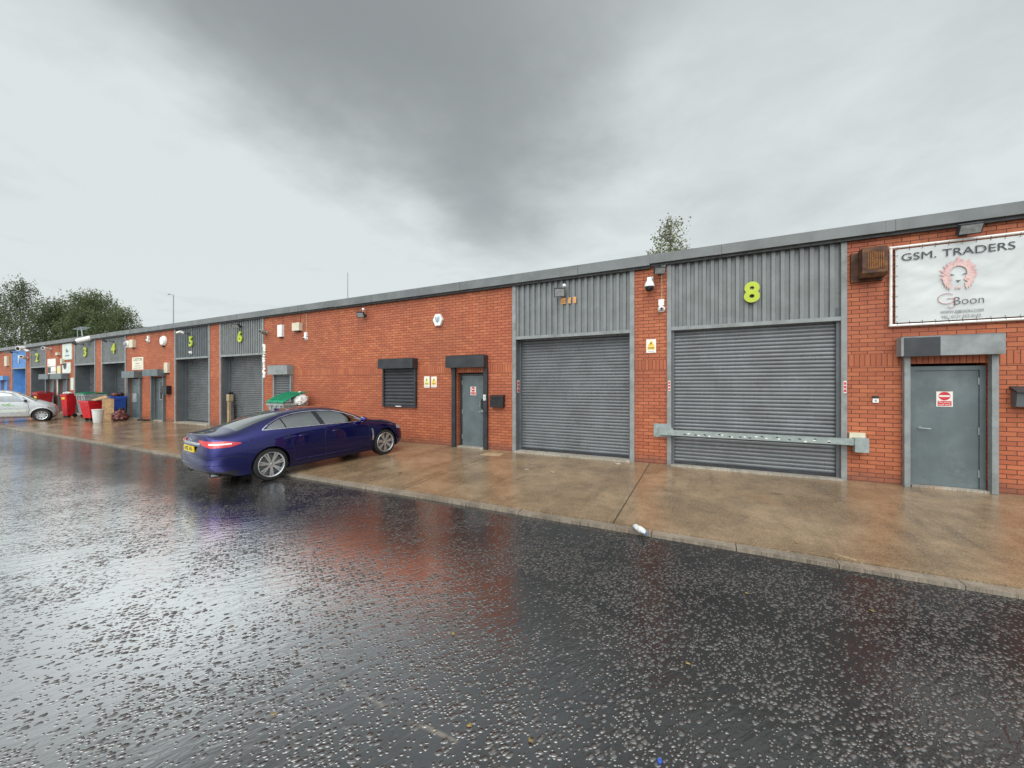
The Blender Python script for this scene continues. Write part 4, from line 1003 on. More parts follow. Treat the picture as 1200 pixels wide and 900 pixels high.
# ------------------------------------------------------------------ vehicles
def loft_body(stations, bow_r=.06, bow_f=.10, level=3, creases=()):
    """stations: rear -> front, each a list of 10 (x, halfwidth, z) points from under-floor centre round to roof centre.
    Mirrored, capped with bowed grids and smoothed by subdivision."""
    bm = bmesh.new(); V = []
    for st in stations:
        R, L = [], []
        for j, (x, y, z) in enumerate(st):
            r = bm.verts.new((x, -y, z)); R.append(r); L.append(r if y == 0 else bm.verts.new((x, y, z)))
        V.append((R, L))
    for (R0, L0), (R1, L1) in zip(V, V[1:]):
        for j in range(9):
            bm.faces.new((R0[j], R1[j], R1[j+1], R0[j+1]))
            bm.faces.new((L0[j], L0[j+1], L1[j+1], L1[j]))
    def cap(R, L, bow, sgn):
        rows = [[R[2], R[1], R[0], L[1], L[2]]]
        for k in range(3, 7):
            a = R[k].co; half = abs(a.y)
            def mk(fr):
                b = bow*(1-fr*fr)*(1.0 if k < 6 else .8)
                zz = a.z + (R[8].co.z-R[7].co.z)*.5*(1-fr*fr)*(1 if k >= 5 else 0)
                return bm.verts.new((a.x+sgn*b, -half*fr, zz))
            rows.append([R[k], mk(.5), mk(0), mk(-.5), L[k]])
        rows.append([R[7], R[8], R[9], L[8], L[7]])
        for A, B in zip(rows, rows[1:]):
            for i in range(4):
                q = (A[i], A[i+1], B[i+1], B[i]) if sgn > 0 else (A[i], B[i], B[i+1], A[i+1])
                bm.faces.new(q)
        return rows
    rr = cap(*V[0], bow_r, -1); cap(*V[-1], bow_f, 1)
    cl = bm.edges.layers.float.new('crease_edge')
    # the boot lip and the sills keep a firm edge
    def crease(vs, w):
        for a, b in zip(vs, vs[1:]):
            e = bm.edges.get((a, b))
            if e: e[cl] = w
    crease(rr[-1], .55)
    for si, row, w in creases:
        for side in (0, 1):
            crease([V[i][side][row] for i in range(si[0], si[1]+1)], w)
    bmesh.ops.recalc_face_normals(bm, faces=bm.faces)
    me = bpy.data.meshes.new('tmp'); bm.to_mesh(me); bm.free()
    o = bpy.data.objects.new('tmp', me); COL.objects.link(o)
    md = o.modifiers.new('s', 'SUBSURF'); md.levels = level; md.render_levels = level
    dg = bpy.context.evaluated_depsgraph_get(); dg.update()
    me2 = bpy.data.meshes.new_from_object(o.evaluated_get(dg))
    bpy.data.objects.remove(o); bpy.data.meshes.remove(me)
    bm = bmesh.new(); bm.from_mesh(me2); bpy.data.meshes.remove(me2)
    return bm

def inside(poly, a, b):
    c = False; n = len(poly)
    for i in range(n):
        (x1, y1), (x2, y2) = poly[i], poly[(i+1) % n]
        if (y1 > b) != (y2 > b) and a < (x2-x1)*(b-y1)/(y2-y1)+x1: c = not c
    return c

def cut_region(bm, poly, axes, cond):
    """slice the skin along the edges of a polygon (in the plane of two axes); returns the faces inside it"""
    n = len(poly); A, B = axes
    lo = (min(p[0] for p in poly)-.08, min(p[1] for p in poly)-.08); hi = (max(p[0] for p in poly)+.08, max(p[1] for p in poly)+.08)
    def near(f):
        c = f.calc_center_median()
        return lo[0] < c[A] < hi[0] and lo[1] < c[B] < hi[1] and cond(c, f.normal)
    for i in range(n):
        p, q = poly[i], poly[(i+1) % n]
        no = Vector((0, 0, 0)); no[A] = -(q[1]-p[1]); no[B] = q[0]-p[0]
        if no.length < 1e-6: continue
        co = Vector((0, 0, 0)); co[A] = p[0]; co[B] = p[1]
        fs = [f for f in bm.faces if near(f)]
        es = {e for f in fs for e in f.edges}; vs = {v for f in fs for v in f.verts}
        bmesh.ops.bisect_plane(bm, geom=list(vs)+list(es)+fs, plane_co=co, plane_no=no.normalized(), dist=1e-5)
    bm.normal_update()
    return [f for f in bm.faces if near(f) and inside(poly, f.calc_center_median()[A], f.calc_center_median()[B])]

def take(bm, faces, name, mat, parent, smooth=60):
    """move faces out of the skin into a part of their own"""
    nb = bmesh.new(); mp = {}
    for f in faces:
        for v in f.verts:
            if v not in mp: mp[v] = nb.verts.new(v.co)
        nb.faces.new([mp[v] for v in f.verts])
    bmesh.ops.delete(bm, geom=faces, context='FACES')
    mb = MB(); mb.bm.free(); mb.bm = nb
    return mb.build(name, mat, parent, smooth=smooth, norm=False)

class Skin:
    def __init__(s, bm): s.t = BVHTree.FromBMesh(bm)
    def hit(s, o, d):
        loc, nor, i, dist = s.t.ray_cast(Vector(o), Vector(d).normalized())
        if loc is None:
            loc, nor, i, dist = s.t.find_nearest(Vector(o)+Vector(d).normalized()*1.2)
        if nor.dot(Vector(d)) > 0: nor = -nor
        return loc, nor
    def tube(s, mb, pts, d, r, off=0.0, step=.04, closed=False, n=6):
        P = [Vector(p) for p in pts]; out = []
        if closed: P.append(P[0])
        for a, b in zip(P, P[1:]):
            k = max(1, int((b-a).length/step))
            out += [a+(b-a)*i/k for i in range(k)]
        if not closed: out.append(P[-1])
        Q = []
        for p in out:
            l, nn = s.hit(p, d); Q.append(l+nn*off)
        if closed: Q.append(Q[0])
        mb.tube(Q, r, n); return mb
    def patch(s, mb, poly, d, thick=.012, cell=.035, off=.004):
        """raised panel: polygon of points outside the skin, projected along d"""
        d = Vector(d).normalized(); P = [Vector(p) for p in poly]
        b = bmesh.new(); b.faces.new([b.verts.new(p) for p in P])
        a1 = d.cross(Vector((0, 0, 1))).normalized() if abs(d.z) < .9 else Vector((1, 0, 0)); a2 = d.cross(a1)
        for ax in (a1, a2):
            vals = [v.co.dot(ax) for v in b.verts]; lo, hi = min(vals), max(vals); k = int((hi-lo)/cell)
            for i in range(1, k+1):
                c = lo+(hi-lo)*i/(k+1)
                bmesh.ops.bisect_plane(b, geom=b.verts[:]+b.edges[:]+b.faces[:], plane_co=ax*c, plane_no=ax, dist=1e-6)
        top, mp = {}, {}
        for v in b.verts:
            l, nn = s.hit(v.co, d); mp[v] = (mb.bm.verts.new(l+nn*(off+thick*0)), mb.bm.verts.new(l-nn*thick))
        for f in b.faces: mb.bm.faces.new([mp[v][0] for v in f.verts])
        for e in b.edges:
            if len(e.link_faces) == 1:
                u, w = e.verts; mb.bm.faces.new((mp[u][0], mp[w][0], mp[w][1], mp[u][1]))
        b.free(); return mb
    def wrap(s, mb, poly, c, side, off):
        """raised panel wrapped round a rear corner: polygon of (bearing, height), 0 deg = straight back, 90 = sideways"""
        b = bmesh.new(); b.faces.new([b.verts.new((t*.01, z, 0)) for t, z in poly])
        for ax, step in ((Vector((1, 0, 0)), .05), (Vector((0, 1, 0)), .03)):
            vals = [v.co.dot(ax) for v in b.verts]; lo, hi = min(vals), max(vals); k = int((hi-lo)/step)
            for i in range(1, k+1):
                bmesh.ops.bisect_plane(b, geom=b.verts[:]+b.edges[:]+b.faces[:], plane_co=ax*(lo+(hi-lo)*i/(k+1)), plane_no=ax, dist=1e-6)
        mp = {}
        for v in b.verts:
            t = math.radians(v.co.x*100); u = Vector((-math.cos(t), side*math.sin(t), 0))
            l, nn = s.hit(Vector((c[0], c[1], v.co.y))+u*2, -u); mp[v] = (mb.bm.verts.new(l+u*off), mb.bm.verts.new(l-u*.01))
        for f in b.faces: mb.bm.faces.new([mp[v][0] for v in f.verts])
        for e in b.edges:
            if len(e.link_faces) == 1:
                p, q = e.verts; mb.bm.faces.new((mp[p][0], mp[q][0], mp[q][1], mp[p][1]))
        b.free(); return mb

def wheel(root, x, y, z, R, width, rimR, spokes, side, twin=True, mat='alloy'):
    """tyre with a rim sub-part; side = -1 faces the car's right"""
    o = side
    tyre = [(rimR, -width*.5), (rimR+.012, -width*.5), (R*.93, -width*.48), (R, -width*.36), (R, width*.36), (R*.93, width*.48), (rimR+.012, width*.5), (rimR, width*.5)]
    w = MB().lathe(tyre, (x, y, z), 'Y', 40, cap=False)
    w = w.build('wheel', 'rubber', root, smooth=40)
    f = y+o*width*.5
    mb = MB()
    mb.lathe([(rimR, -o*.0), (rimR-.004, o*.006), (rimR-.022, -o*.004), (rimR-.030, -o*.05), (rimR-.035, -o*width*.8)], (x, f, z), 'Y', 40, cap=False)
    mb.lathe([(.055, -o*.06), (.052, -o*.022), (.03, -o*.014), (0, -o*.012)], (x, f, z), 'Y', 20)
    for k in range(spokes):
        a = 2*PI*k/spokes+.2
        for da, t in (((-.058, .9), (.058, .9)) if twin else ((0, 1.4),)):
            r0, r1 = .035, rimR-.014
            u0 = Vector((math.cos(a+da*1.6), 0, math.sin(a+da*1.6))); u1 = Vector((math.cos(a+da*1.9), 0, math.sin(a+da*1.9)))
            c = Vector((x, f, z)); p0 = c+u0*r0; p1 = c+u1*r1
            tan = Vector((-(p1-p0).normalized().z, 0, (p1-p0).normalized().x))
            h0, h1 = .020*t, .018*t
            q = [p0-tan*h0, p0+tan*h0, p1+tan*h1, p1-tan*h1]
            mb.poly([v+Vector((0, -o*.016 if i in (0, 1) else -o*.006, 0)) for i, v in enumerate(q)], (0, -o*.03, 0))
    mb.build('rim', mat, w, smooth=35)
    MB().lathe([(rimR*.82, -o*.075), (rimR*.82, -o*.09), (0, -o*.09)], (x, f, z), 'Y', 28).build('brake_disc', 'steel_dark', w, smooth=40)
    return w

def arch_poly(cx, cz, r, n=22): return [(cx+r*math.cos(2*PI*i/n), cz+r*math.sin(2*PI*i/n)) for i in range(n)]
def wheel_well(root, x, z, r, ys):
    mb = MB()
    for s in (-1, 1):
        ring = []
        for i in range(15):
            a = -.35+(PI+.7)*i/14
            ring.append([mb.bm.verts.new((x+r*math.cos(a), s*yy, z+r*math.sin(a))) for yy in ys])
        for A, B in zip(ring, ring[1:]): mb.bm.faces.new((A[0], A[1], B[1], B[0]))
        c = mb.bm.verts.new((x, s*ys[0], z))
        for A, B in zip(ring, ring[1:]): mb.bm.faces.new((A[0], B[0], c))
    return mb.build('wheel_arch_liner', 'trim_black', root, norm=False)

# ---------- blue saloon
def saloon():
    root = thing('saloon_car', 'deep blue saloon car with silver alloy wheels parked half on the apron', 'car')
    def st(x, lower, upper):
        """lower: half-widths at rows 2-5; upper: rows 6-9 as (x,y,z)"""
        (y2, z2), (y3, z3), (y4, z4), (y5, z5) = lower
        return [(x, 0, z2), (x, .45, z2), (x, y2, z2), (x, y3, z3), (x, y4, z4), (x, y5, z5), *upper]
    S = [
     [(.13, 0, .30), (.13, .40, .30), (.17, .70, .30), (.09, .80, .41), (.06, .845, .56), (.09, .835, .76), (.13, .79, .92), (.15, .66, 1.035), (.09, .36, 1.075), (.07, 0, 1.085)],
     st(.36, ((.83, .23), (.885, .38), (.91, .58), (.90, .80)), [(.36, .845, .955), (.36, .70, 1.055), (.34, .38, 1.092), (.33, 0, 1.10)]),
     st(.66, ((.855, .20), (.915, .37), (.932, .60), (.922, .83)), [(.66, .862, .99), (.62, .715, 1.085), (.55, .38, 1.125), (.53, 0, 1.132)]),
     st(1.14, ((.86, .19), (.925, .37), (.940, .60), (.926, .85)), [(1.12, .872, 1.025), (1.08, .680, 1.228), (1.00, .37, 1.284), (.98, 0, 1.295)]),
     st(1.55, ((.86, .185), (.92, .36), (.935, .60), (.920, .85)), [(1.56, .872, 1.028), (1.54, .625, 1.345), (1.50, .34, 1.395), (1.48, 0, 1.41)]),
     st(2.05, ((.855, .18), (.915, .36), (.930, .60), (.915, .84)), [(2.05, .872, 1.02), (2.03, .60, 1.385), (2.01, .33, 1.445), (2.0, 0, 1.46)]),
     st(2.55, ((.855, .18), (.915, .36), (.928, .60), (.913, .83)), [(2.55, .870, 1.005), (2.50, .605, 1.38), (2.46, .33, 1.443), (2.45, 0, 1.458)]),
     st(3.02, ((.855, .18), (.915, .36), (.928, .60), (.913, .82)), [(3.02, .866, .985), (2.92, .625, 1.325), (2.84, .34, 1.40), (2.82, 0, 1.418)]),
     st(3.38, ((.855, .18), (.917, .36), (.930, .59), (.913, .81)), [(3.38, .862, .945), (3.30, .70, 1.165), (3.22, .38, 1.245), (3.20, 0, 1.262)]),
     st(3.72, ((.855, .18), (.92, .36), (.933, .58), (.912, .79)), [(3.72, .855, .915), (3.70, .765, .985), (3.60, .42, 1.045), (3.57, 0, 1.06)]),
     st(4.05, ((.855, .19), (.92, .36), (.933, .57), (.910, .77)), [(4.05, .850, .875), (4.05, .72, .930), (4.03, .38, .978), (4.02, 0, .995)]),
     st(4.42, ((.845, .20), (.905, .36), (.918, .54), (.893, .72)), [(4.42, .825, .815), (4.42, .66, .865), (4.42, .36, .905), (4.42, 0, .92)]),
     st(4.66, ((.78, .21), (.83, .34), (.835, .50), (.80, .66)), [(4.66, .735, .735), (4.66, .57, .785), (4.67, .32, .835), (4.67, 0, .85)]),
     [(4.74, 0, .22), (4.74, .35, .22), (4.72, .64, .22), (4.76, .70, .33), (4.77, .71, .46), (4.77, .68, .57), (4.765, .62, .65), (4.77, .50, .70), (4.80, .28, .73), (4.81, 0, .74)],
    ]
    bm = loft_body(S, .075, .07, 3, creases=[((1, 12), 2, .5), ((3, 9), 6, .25)])
    skin = Skin(bm)
    RX, FX, WZ = 1.13, 4.03, .345
    # wheel arches
    for cx in (RX, FX):
        for s in (-1, 1):
            fs = cut_region(bm, arch_poly(cx, WZ, .385), (0, 2), lambda c, n, s=s: c.y*s > .55)
            bmesh.ops.delete(bm, geom=fs, context='FACES')
    # glass
    quarter = [(1.10, 1.085), (1.48, 1.075), (1.435, 1.262), (1.30, 1.210), (1.17, 1.145)]
    rear = [(1.51, 1.074), (2.26, 1.05), (2.17, 1.345), (1.98, 1.343), (1.75, 1.325), (1.47, 1.272)]
    front = [(2.38, 1.046), (3.40, 1.005), (3.18, 1.138), (2.95, 1.236), (2.68, 1.308), (2.29, 1.345)]
    for s in (-1, 1):
        for nm, pg in (('quarter_window', quarter), ('side_window', rear), ('side_window', front)):
            fs = cut_region(bm, pg, (0, 2), lambda c, n, s=s: c.y*s > .5 and c.z > .95)
            take(bm, fs, nm, 'car_glass', root)
    fs = cut_region(bm, [(.60, -.62), (1.49, -.50), (1.49, .50), (.60, .62)], (0, 1), lambda c, n: c.z > 1.04 and n.z > .1)
    take(bm, fs, 'rear_window', 'rear_glass', root)
    fs = cut_region(bm, [(2.90, -.52), (3.60, -.68), (3.60, .68), (2.90, .52)], (0, 1), lambda c, n: c.z > .98 and n.z > .1)
    take(bm, fs, 'windscreen', 'car_glass', root)
    # dark lower valance at the back
    fs = [f for f in bm.faces if f.calc_center_median().z < .40 and f.calc_center_median().x < .5]
    fs = [f for f in fs if f.calc_center_median().z < .365]
    take(bm, fs, 'rear_valance', 'trim_black', root)
    mb = MB(); mb.bm.free(); mb.bm = bm
    body = mb.build('body', 'car_blue', root, smooth=60, norm=False)
    wheel_well(root, RX, WZ, .40, (.50, .90)); wheel_well(root, FX, WZ, .40, (.50, .89))
    for x in (RX, FX):
        for s in (-1, 1): wheel(root, x, s*(.795 if x == RX else .785), WZ, .345, .25, .265, 7, s)
    R = lambda p: (p[0], -2, p[1])
    # chrome outline of the side glass
    dlo = [(1.02, 1.08), (1.10, 1.070), (1.5, 1.062), (2.3, 1.037), (3.43, .992), (3.20, 1.146), (2.96, 1.249), (2.70, 1.323), (2.35, 1.361), (1.98, 1.360), (1.73, 1.341), (1.45, 1.285), (1.28, 1.222), (1.13, 1.150)]
    for s in (-1, 1):
        mb = MB(); skin.tube(mb, [(x, s*2, z) for x, z in dlo], (0, -s, 0), .011, .002, closed=True)
        mb.tube([skin.hit((x, s*2, z), (0, -s, 0))[0]+Vector((0, s*.004, 0)) for x, z in ((1.02, 1.08), (1.06, 1.075), (1.12, 1.07))], .014, 8).tube([skin.hit((x, s*2, z), (0, -s, 0))[0]+Vector((0, s*.004, 0)) for x, z in ((1.02, 1.08), (1.08, 1.12), (1.15, 1.16))], .016, 8)
        mb.build('window_trim', 'chrome', root, smooth=60)
        mb = MB()
        skin.patch(mb, [(2.27, s*2, 1.05), (2.375, s*2, 1.046), (2.285, s*2, 1.342), (2.18, s*2, 1.342)], (0, -s, 0), .01, .05, .003)
        mb.build('window_pillar', 'trim_black', root); mb = MB()
        skin.patch(mb, [(1.482, s*2, 1.075), (1.508, s*2, 1.074), (1.468, s*2, 1.272), (1.437, s*2, 1.262)], (0, -s, 0), .01, .05, .003)
        mb.build('window_pillar', 'trim_black', root)
        # shut lines
        mb = MB()
        for ln in ([(2.36, .99), (2.33, .80), (2.32, .50), (2.34, .27)], [(1.46, .99), (1.50, .90), (1.58, .72), (1.62, .52), (1.60, .36)], [(3.52, .94), (3.55, .78), (3.53, .5), (3.50, .28)], [(1.60, .27), (2.34, .25), (3.50, .25)]):
            skin.tube(mb, [(x, s*2, z) for x, z in ln], (0, -s, 0), .004, -.001)
        mb.build('shut_line', 'trim_black', body)
        mb = MB(); skin.tube(mb, [(1.62, s*2, .345), (2.5, s*2, .33), (3.50, s*2, .33)], (0, -s, 0), .014, -.006)
        mb.build('sill_strip', 'car_blue', root, smooth=60)
        for hx in (1.72, 2.52):
            mb = MB(); l, nn = skin.hit((hx, s*2, .865), (0, -s, 0))
            mb.tube([l+Vector((0, s*.004, 0)), l+Vector((.03, s*.035, .004)), l+Vector((.17, s*.035, .004)), l+Vector((.20, s*.0, 0))], .013, 8)
            mb.build('door_handle', 'car_blue', root, smooth=60)
            MB().lathe([(.05, -.001), (.05, .003), (0, .003)], (l.x+.09, l.y, l.z), 'Y', 16).build('handle_recess', 'trim_black', root)
        # mirror
        l, nn = skin.hit((3.30, s*2, .985), (0, -s, 0))
        mb = MB().blob((l.x+.03, l.y+s*.13, l.z+.07), (.075, .115, .075), 3, 3, .04)
        mb.tube([l+Vector((0, -s*.01, .0)), l+Vector((.02, s*.09, .03))], .025, 8)
        mir = mb.build('door_mirror', 'car_blue', root, smooth=60)
        MB().lathe([(.0, -.052), (.068, -.05), (.062, -.042)], (l.x+.03, l.y+s*.135, l.z+.07), 'X', 18).build('mirror_glass', 'chrome', mir, smooth=40)
        # side vent
        mb = MB(); skin.patch(mb, [(3.60, s*2, .78), (3.645, s*2, .77), (3.66, s*2, .62), (3.64, s*2, .47), (3.60, s*2, .47), (3.615, s*2, .62)], (0, -s, 0), .012, .04, .006)
        mb.build('wing_vent', 'chrome', root)
        # tail lamp: side and rear faces
        mb = MB()
        skin.wrap(mb, [(-10, .92), (30, .842), (62, .838), (84, .882), (82, .902), (50, .955), (15, .970), (-10, .985)], (.65, s*.45), s, .012)
        tl = mb.build('tail_light', 'tail_red', root)
        mb = MB(); skin.wrap(mb, [(24, .898), (64, .884), (64, .910), (24, .928)], (.65, s*.45), s, .017)
        mb.build('reversing_lens', 'tail_white', tl)
        mb = MB(); skin.patch(mb, [(4.45, s*2, .68), (4.70, s*2, .62), (4.70, s*2, .69), (4.48, s*2, .77)], (0, -s, 0), .01, .04, .006)
        mb.build('headlight', 'lamp_glass', root)
        # exhaust
        MB().lathe([(.052, .16), (.055, -.02), (.048, -.02), (.045, .14), (0, .14)], (.175, s*.58, .285), 'X', 18).build('exhaust_tip', 'chrome', root, smooth=40)
    # fuel flap outline on the right wing
    mb = MB(); skin.tube(mb, [(.80+.085*math.cos(a), -2, .865+.085*math.sin(a)) for a in [2*PI*i/20 for i in range(20)]], (0, 1, 0), .0035, 0, closed=True)
    mb.build('fuel_flap', 'trim_black', body)
    # bootlid: lip, chrome bar, plate recess, number plate
    mb = MB(); skin.tube(mb, [(-1, y, 1.068-.25*max(0, abs(y)-.40)**2*3) for y in [-.70+.07*i for i in range(21)]], (1, 0, 0), .008, 0)
    mb.build('boot_lip', 'car_blue', root, smooth=60)
    mb = MB(); skin.patch(mb, [(-1, -.43, .885), (-1, .43, .885), (-1, .43, .925), (-1, .0, .932), (-1, -.43, .925)], (1, 0, 0), .01, .05, .022)
    mb.build('boot_strip', 'chrome', root)
    mb = MB(); skin.patch(mb, [(-1, -.40, .69), (-1, .40, .69), (-1, .42, .88), (-1, -.42, .88)], (1, 0, 0), .004, .05, .001)
    mb.build('plate_recess', 'car_blue', root)
    l, nn = skin.hit((-1, 0, .80), (1, 0, 0)); px = l.x-.028
    pl = MB().box(px, px+.02, -.26, .26, .745, .857).build('number_plate', 'plate', root, bevel=.003)
    me = text_mesh('AV02 AVA', .125, .0008, .001, res=3)
    xsx = [v.co.x for v in me.vertices]; me.transform(Matrix.Diagonal((.46/(max(xsx)-min(xsx)), 1, 1, 1)))
    me.transform(Matrix(((0, 0, 1, 0), (-1, 0, 0, 0), (0, 1, 0, 0), (0, 0, 0, 1)))); me.transform(Matrix.Translation((px-.002, 0, .80)))
    link('lettering', me, 'ink', pl)
    # leaping emblem above the bar
    l, nn = skin.hit((-1, .08, .985), (1, 0, 0)); x = l.x-.012
    MB().poly([(x, .115, 1.012), (x, .06, .995), (x, .0, .962), (x, -.03, .958), (x, -.0, .950), (x, .05, .968), (x, .09, .985), (x, .09, .97), (x, .105, .99)], (.006, 0, 0)).build('leaping_badge', 'chrome', root)
    mb = MB(); skin.tube(mb, [(-1, y, .655) for y in [-.80+.08*i for i in range(21)]], (1, 0, 0), .004, 0)
    skin.tube(mb, [(-1, -.72, .655), (-1, -.60, .70), (-1, -.56, .83)], (1, 0, 0), .004, 0); skin.tube(mb, [(-1, .72, .655), (-1, .60, .70), (-1, .56, .83)], (1, 0, 0), .004, 0)
    for s in (-1, 1): skin.tube(mb, [(.06, s*2, .655), (.40, s*2, .655), (.66, s*2, .60), (.73, s*2, .50)], (0, -s, 0), .003, 0)
    mb.build('panel_gap', 'trim_black', body)
    mb = MB(); skin.patch(mb, [(-1, -.83, .475), (-1, .83, .475), (-1, .83, .505), (-1, -.83, .505)], (1, 0, 0), .01, .05, .014)
    for s in (-1, 1): skin.patch(mb, [(.05, s*2, .475), (.62, s*2, .475), (.62, s*2, .49), (.05, s*2, .505)], (0, -s, 0), .01, .05, .014)
    mb.build('bumper_moulding', 'car_blue', root, smooth=50)
    # cabin
    MB().box(.75, 3.85, -.82, .82, .22, .30).box(.78, 1.3, -.60, .60, .30, 1.03).build('cabin_floor', 'interior', root)
    MB().poly([(3.25, -.80, .99), (3.70, -.80, .94), (3.75, -.80, .6), (3.2, -.80, .6)], (0, 1.6, 0)).build('dashboard', 'interior', root, bevel=.03)
    for s in (-1, 1):
        mb = MB().poly([(2.28, s*.37-.24, .50), (2.80, s*.37-.24, .50), (2.82, s*.37-.24, .62), (2.40, s*.37-.24, .60), (2.17, s*.37-.24, 1.14), (2.05, s*.37-.24, 1.13)], (0, .48, 0))
        mb.box(2.04, 2.15, s*.37-.13, s*.37+.13, 1.16, 1.32)
        mb.build('front_seat', 'seat_tan', root, bevel=.035, smooth=50)
    MB().poly([(1.45, -.66, .50), (1.95, -.66, .50), (1.95, -.66, .62), (1.55, -.66, .60), (1.34, -.66, 1.08), (1.22, -.66, 1.06)], (0, 1.32, 0)).build('rear_seat', 'seat_tan', root, bevel=.035, smooth=50)
    MB().tube([(3.02+.055*math.sin(a)*0+.06*math.sin(a), -.37+.185*math.cos(a), .98+.175*math.sin(a)) for a in [2*PI*i/24 for i in range(25)]], .014, 8, cap=False).tube([(3.02, -.54, .98), (3.05, -.37, .97), (3.02, -.2, .98)], .018, 6).tube([(3.05, -.37, .97), (3.3, -.37, .9)], .03, 8).build('steering_wheel', 'trim_black', root, smooth=60)
    # wet wiper, aerial fin
    l, nn = skin.hit((1.62, 0, 3), (0, 0, -1))
    MB().poly([(l.x, -.02, l.z-.01), (l.x+.16, -.02, l.z), (l.x+.03, -.008, l.z+.05)], (0, .04, 0)).build('roof_fin', 'car_blue', root, bevel=.005)
    return root
car = saloon()
SC_ = .932
rear_w = Vector((-7.74, 4.68)); front_w = Vector((-7.38, 7.44))
yaw = math.atan2(front_w.y-rear_w.y, front_w.x-rear_w.x)
fwd = Vector((math.cos(yaw), math.sin(yaw))); left = Vector((-fwd.y, fwd.x))
# rear_w / front_w are where the right-hand tyres stand
zr, zf = ROAD_Z, apron_z(front_w.y)
pitch = math.asin((zf-zr)/(2.90*SC_))
org = rear_w + left*(.80*SC_) - fwd*(1.13*SC_)
car.scale = (SC_, SC_, SC_)
car.rotation_euler = (0, -pitch, yaw)
car.location = (org.x, org.y, zr-math.tan(pitch)*1.13*SC_)

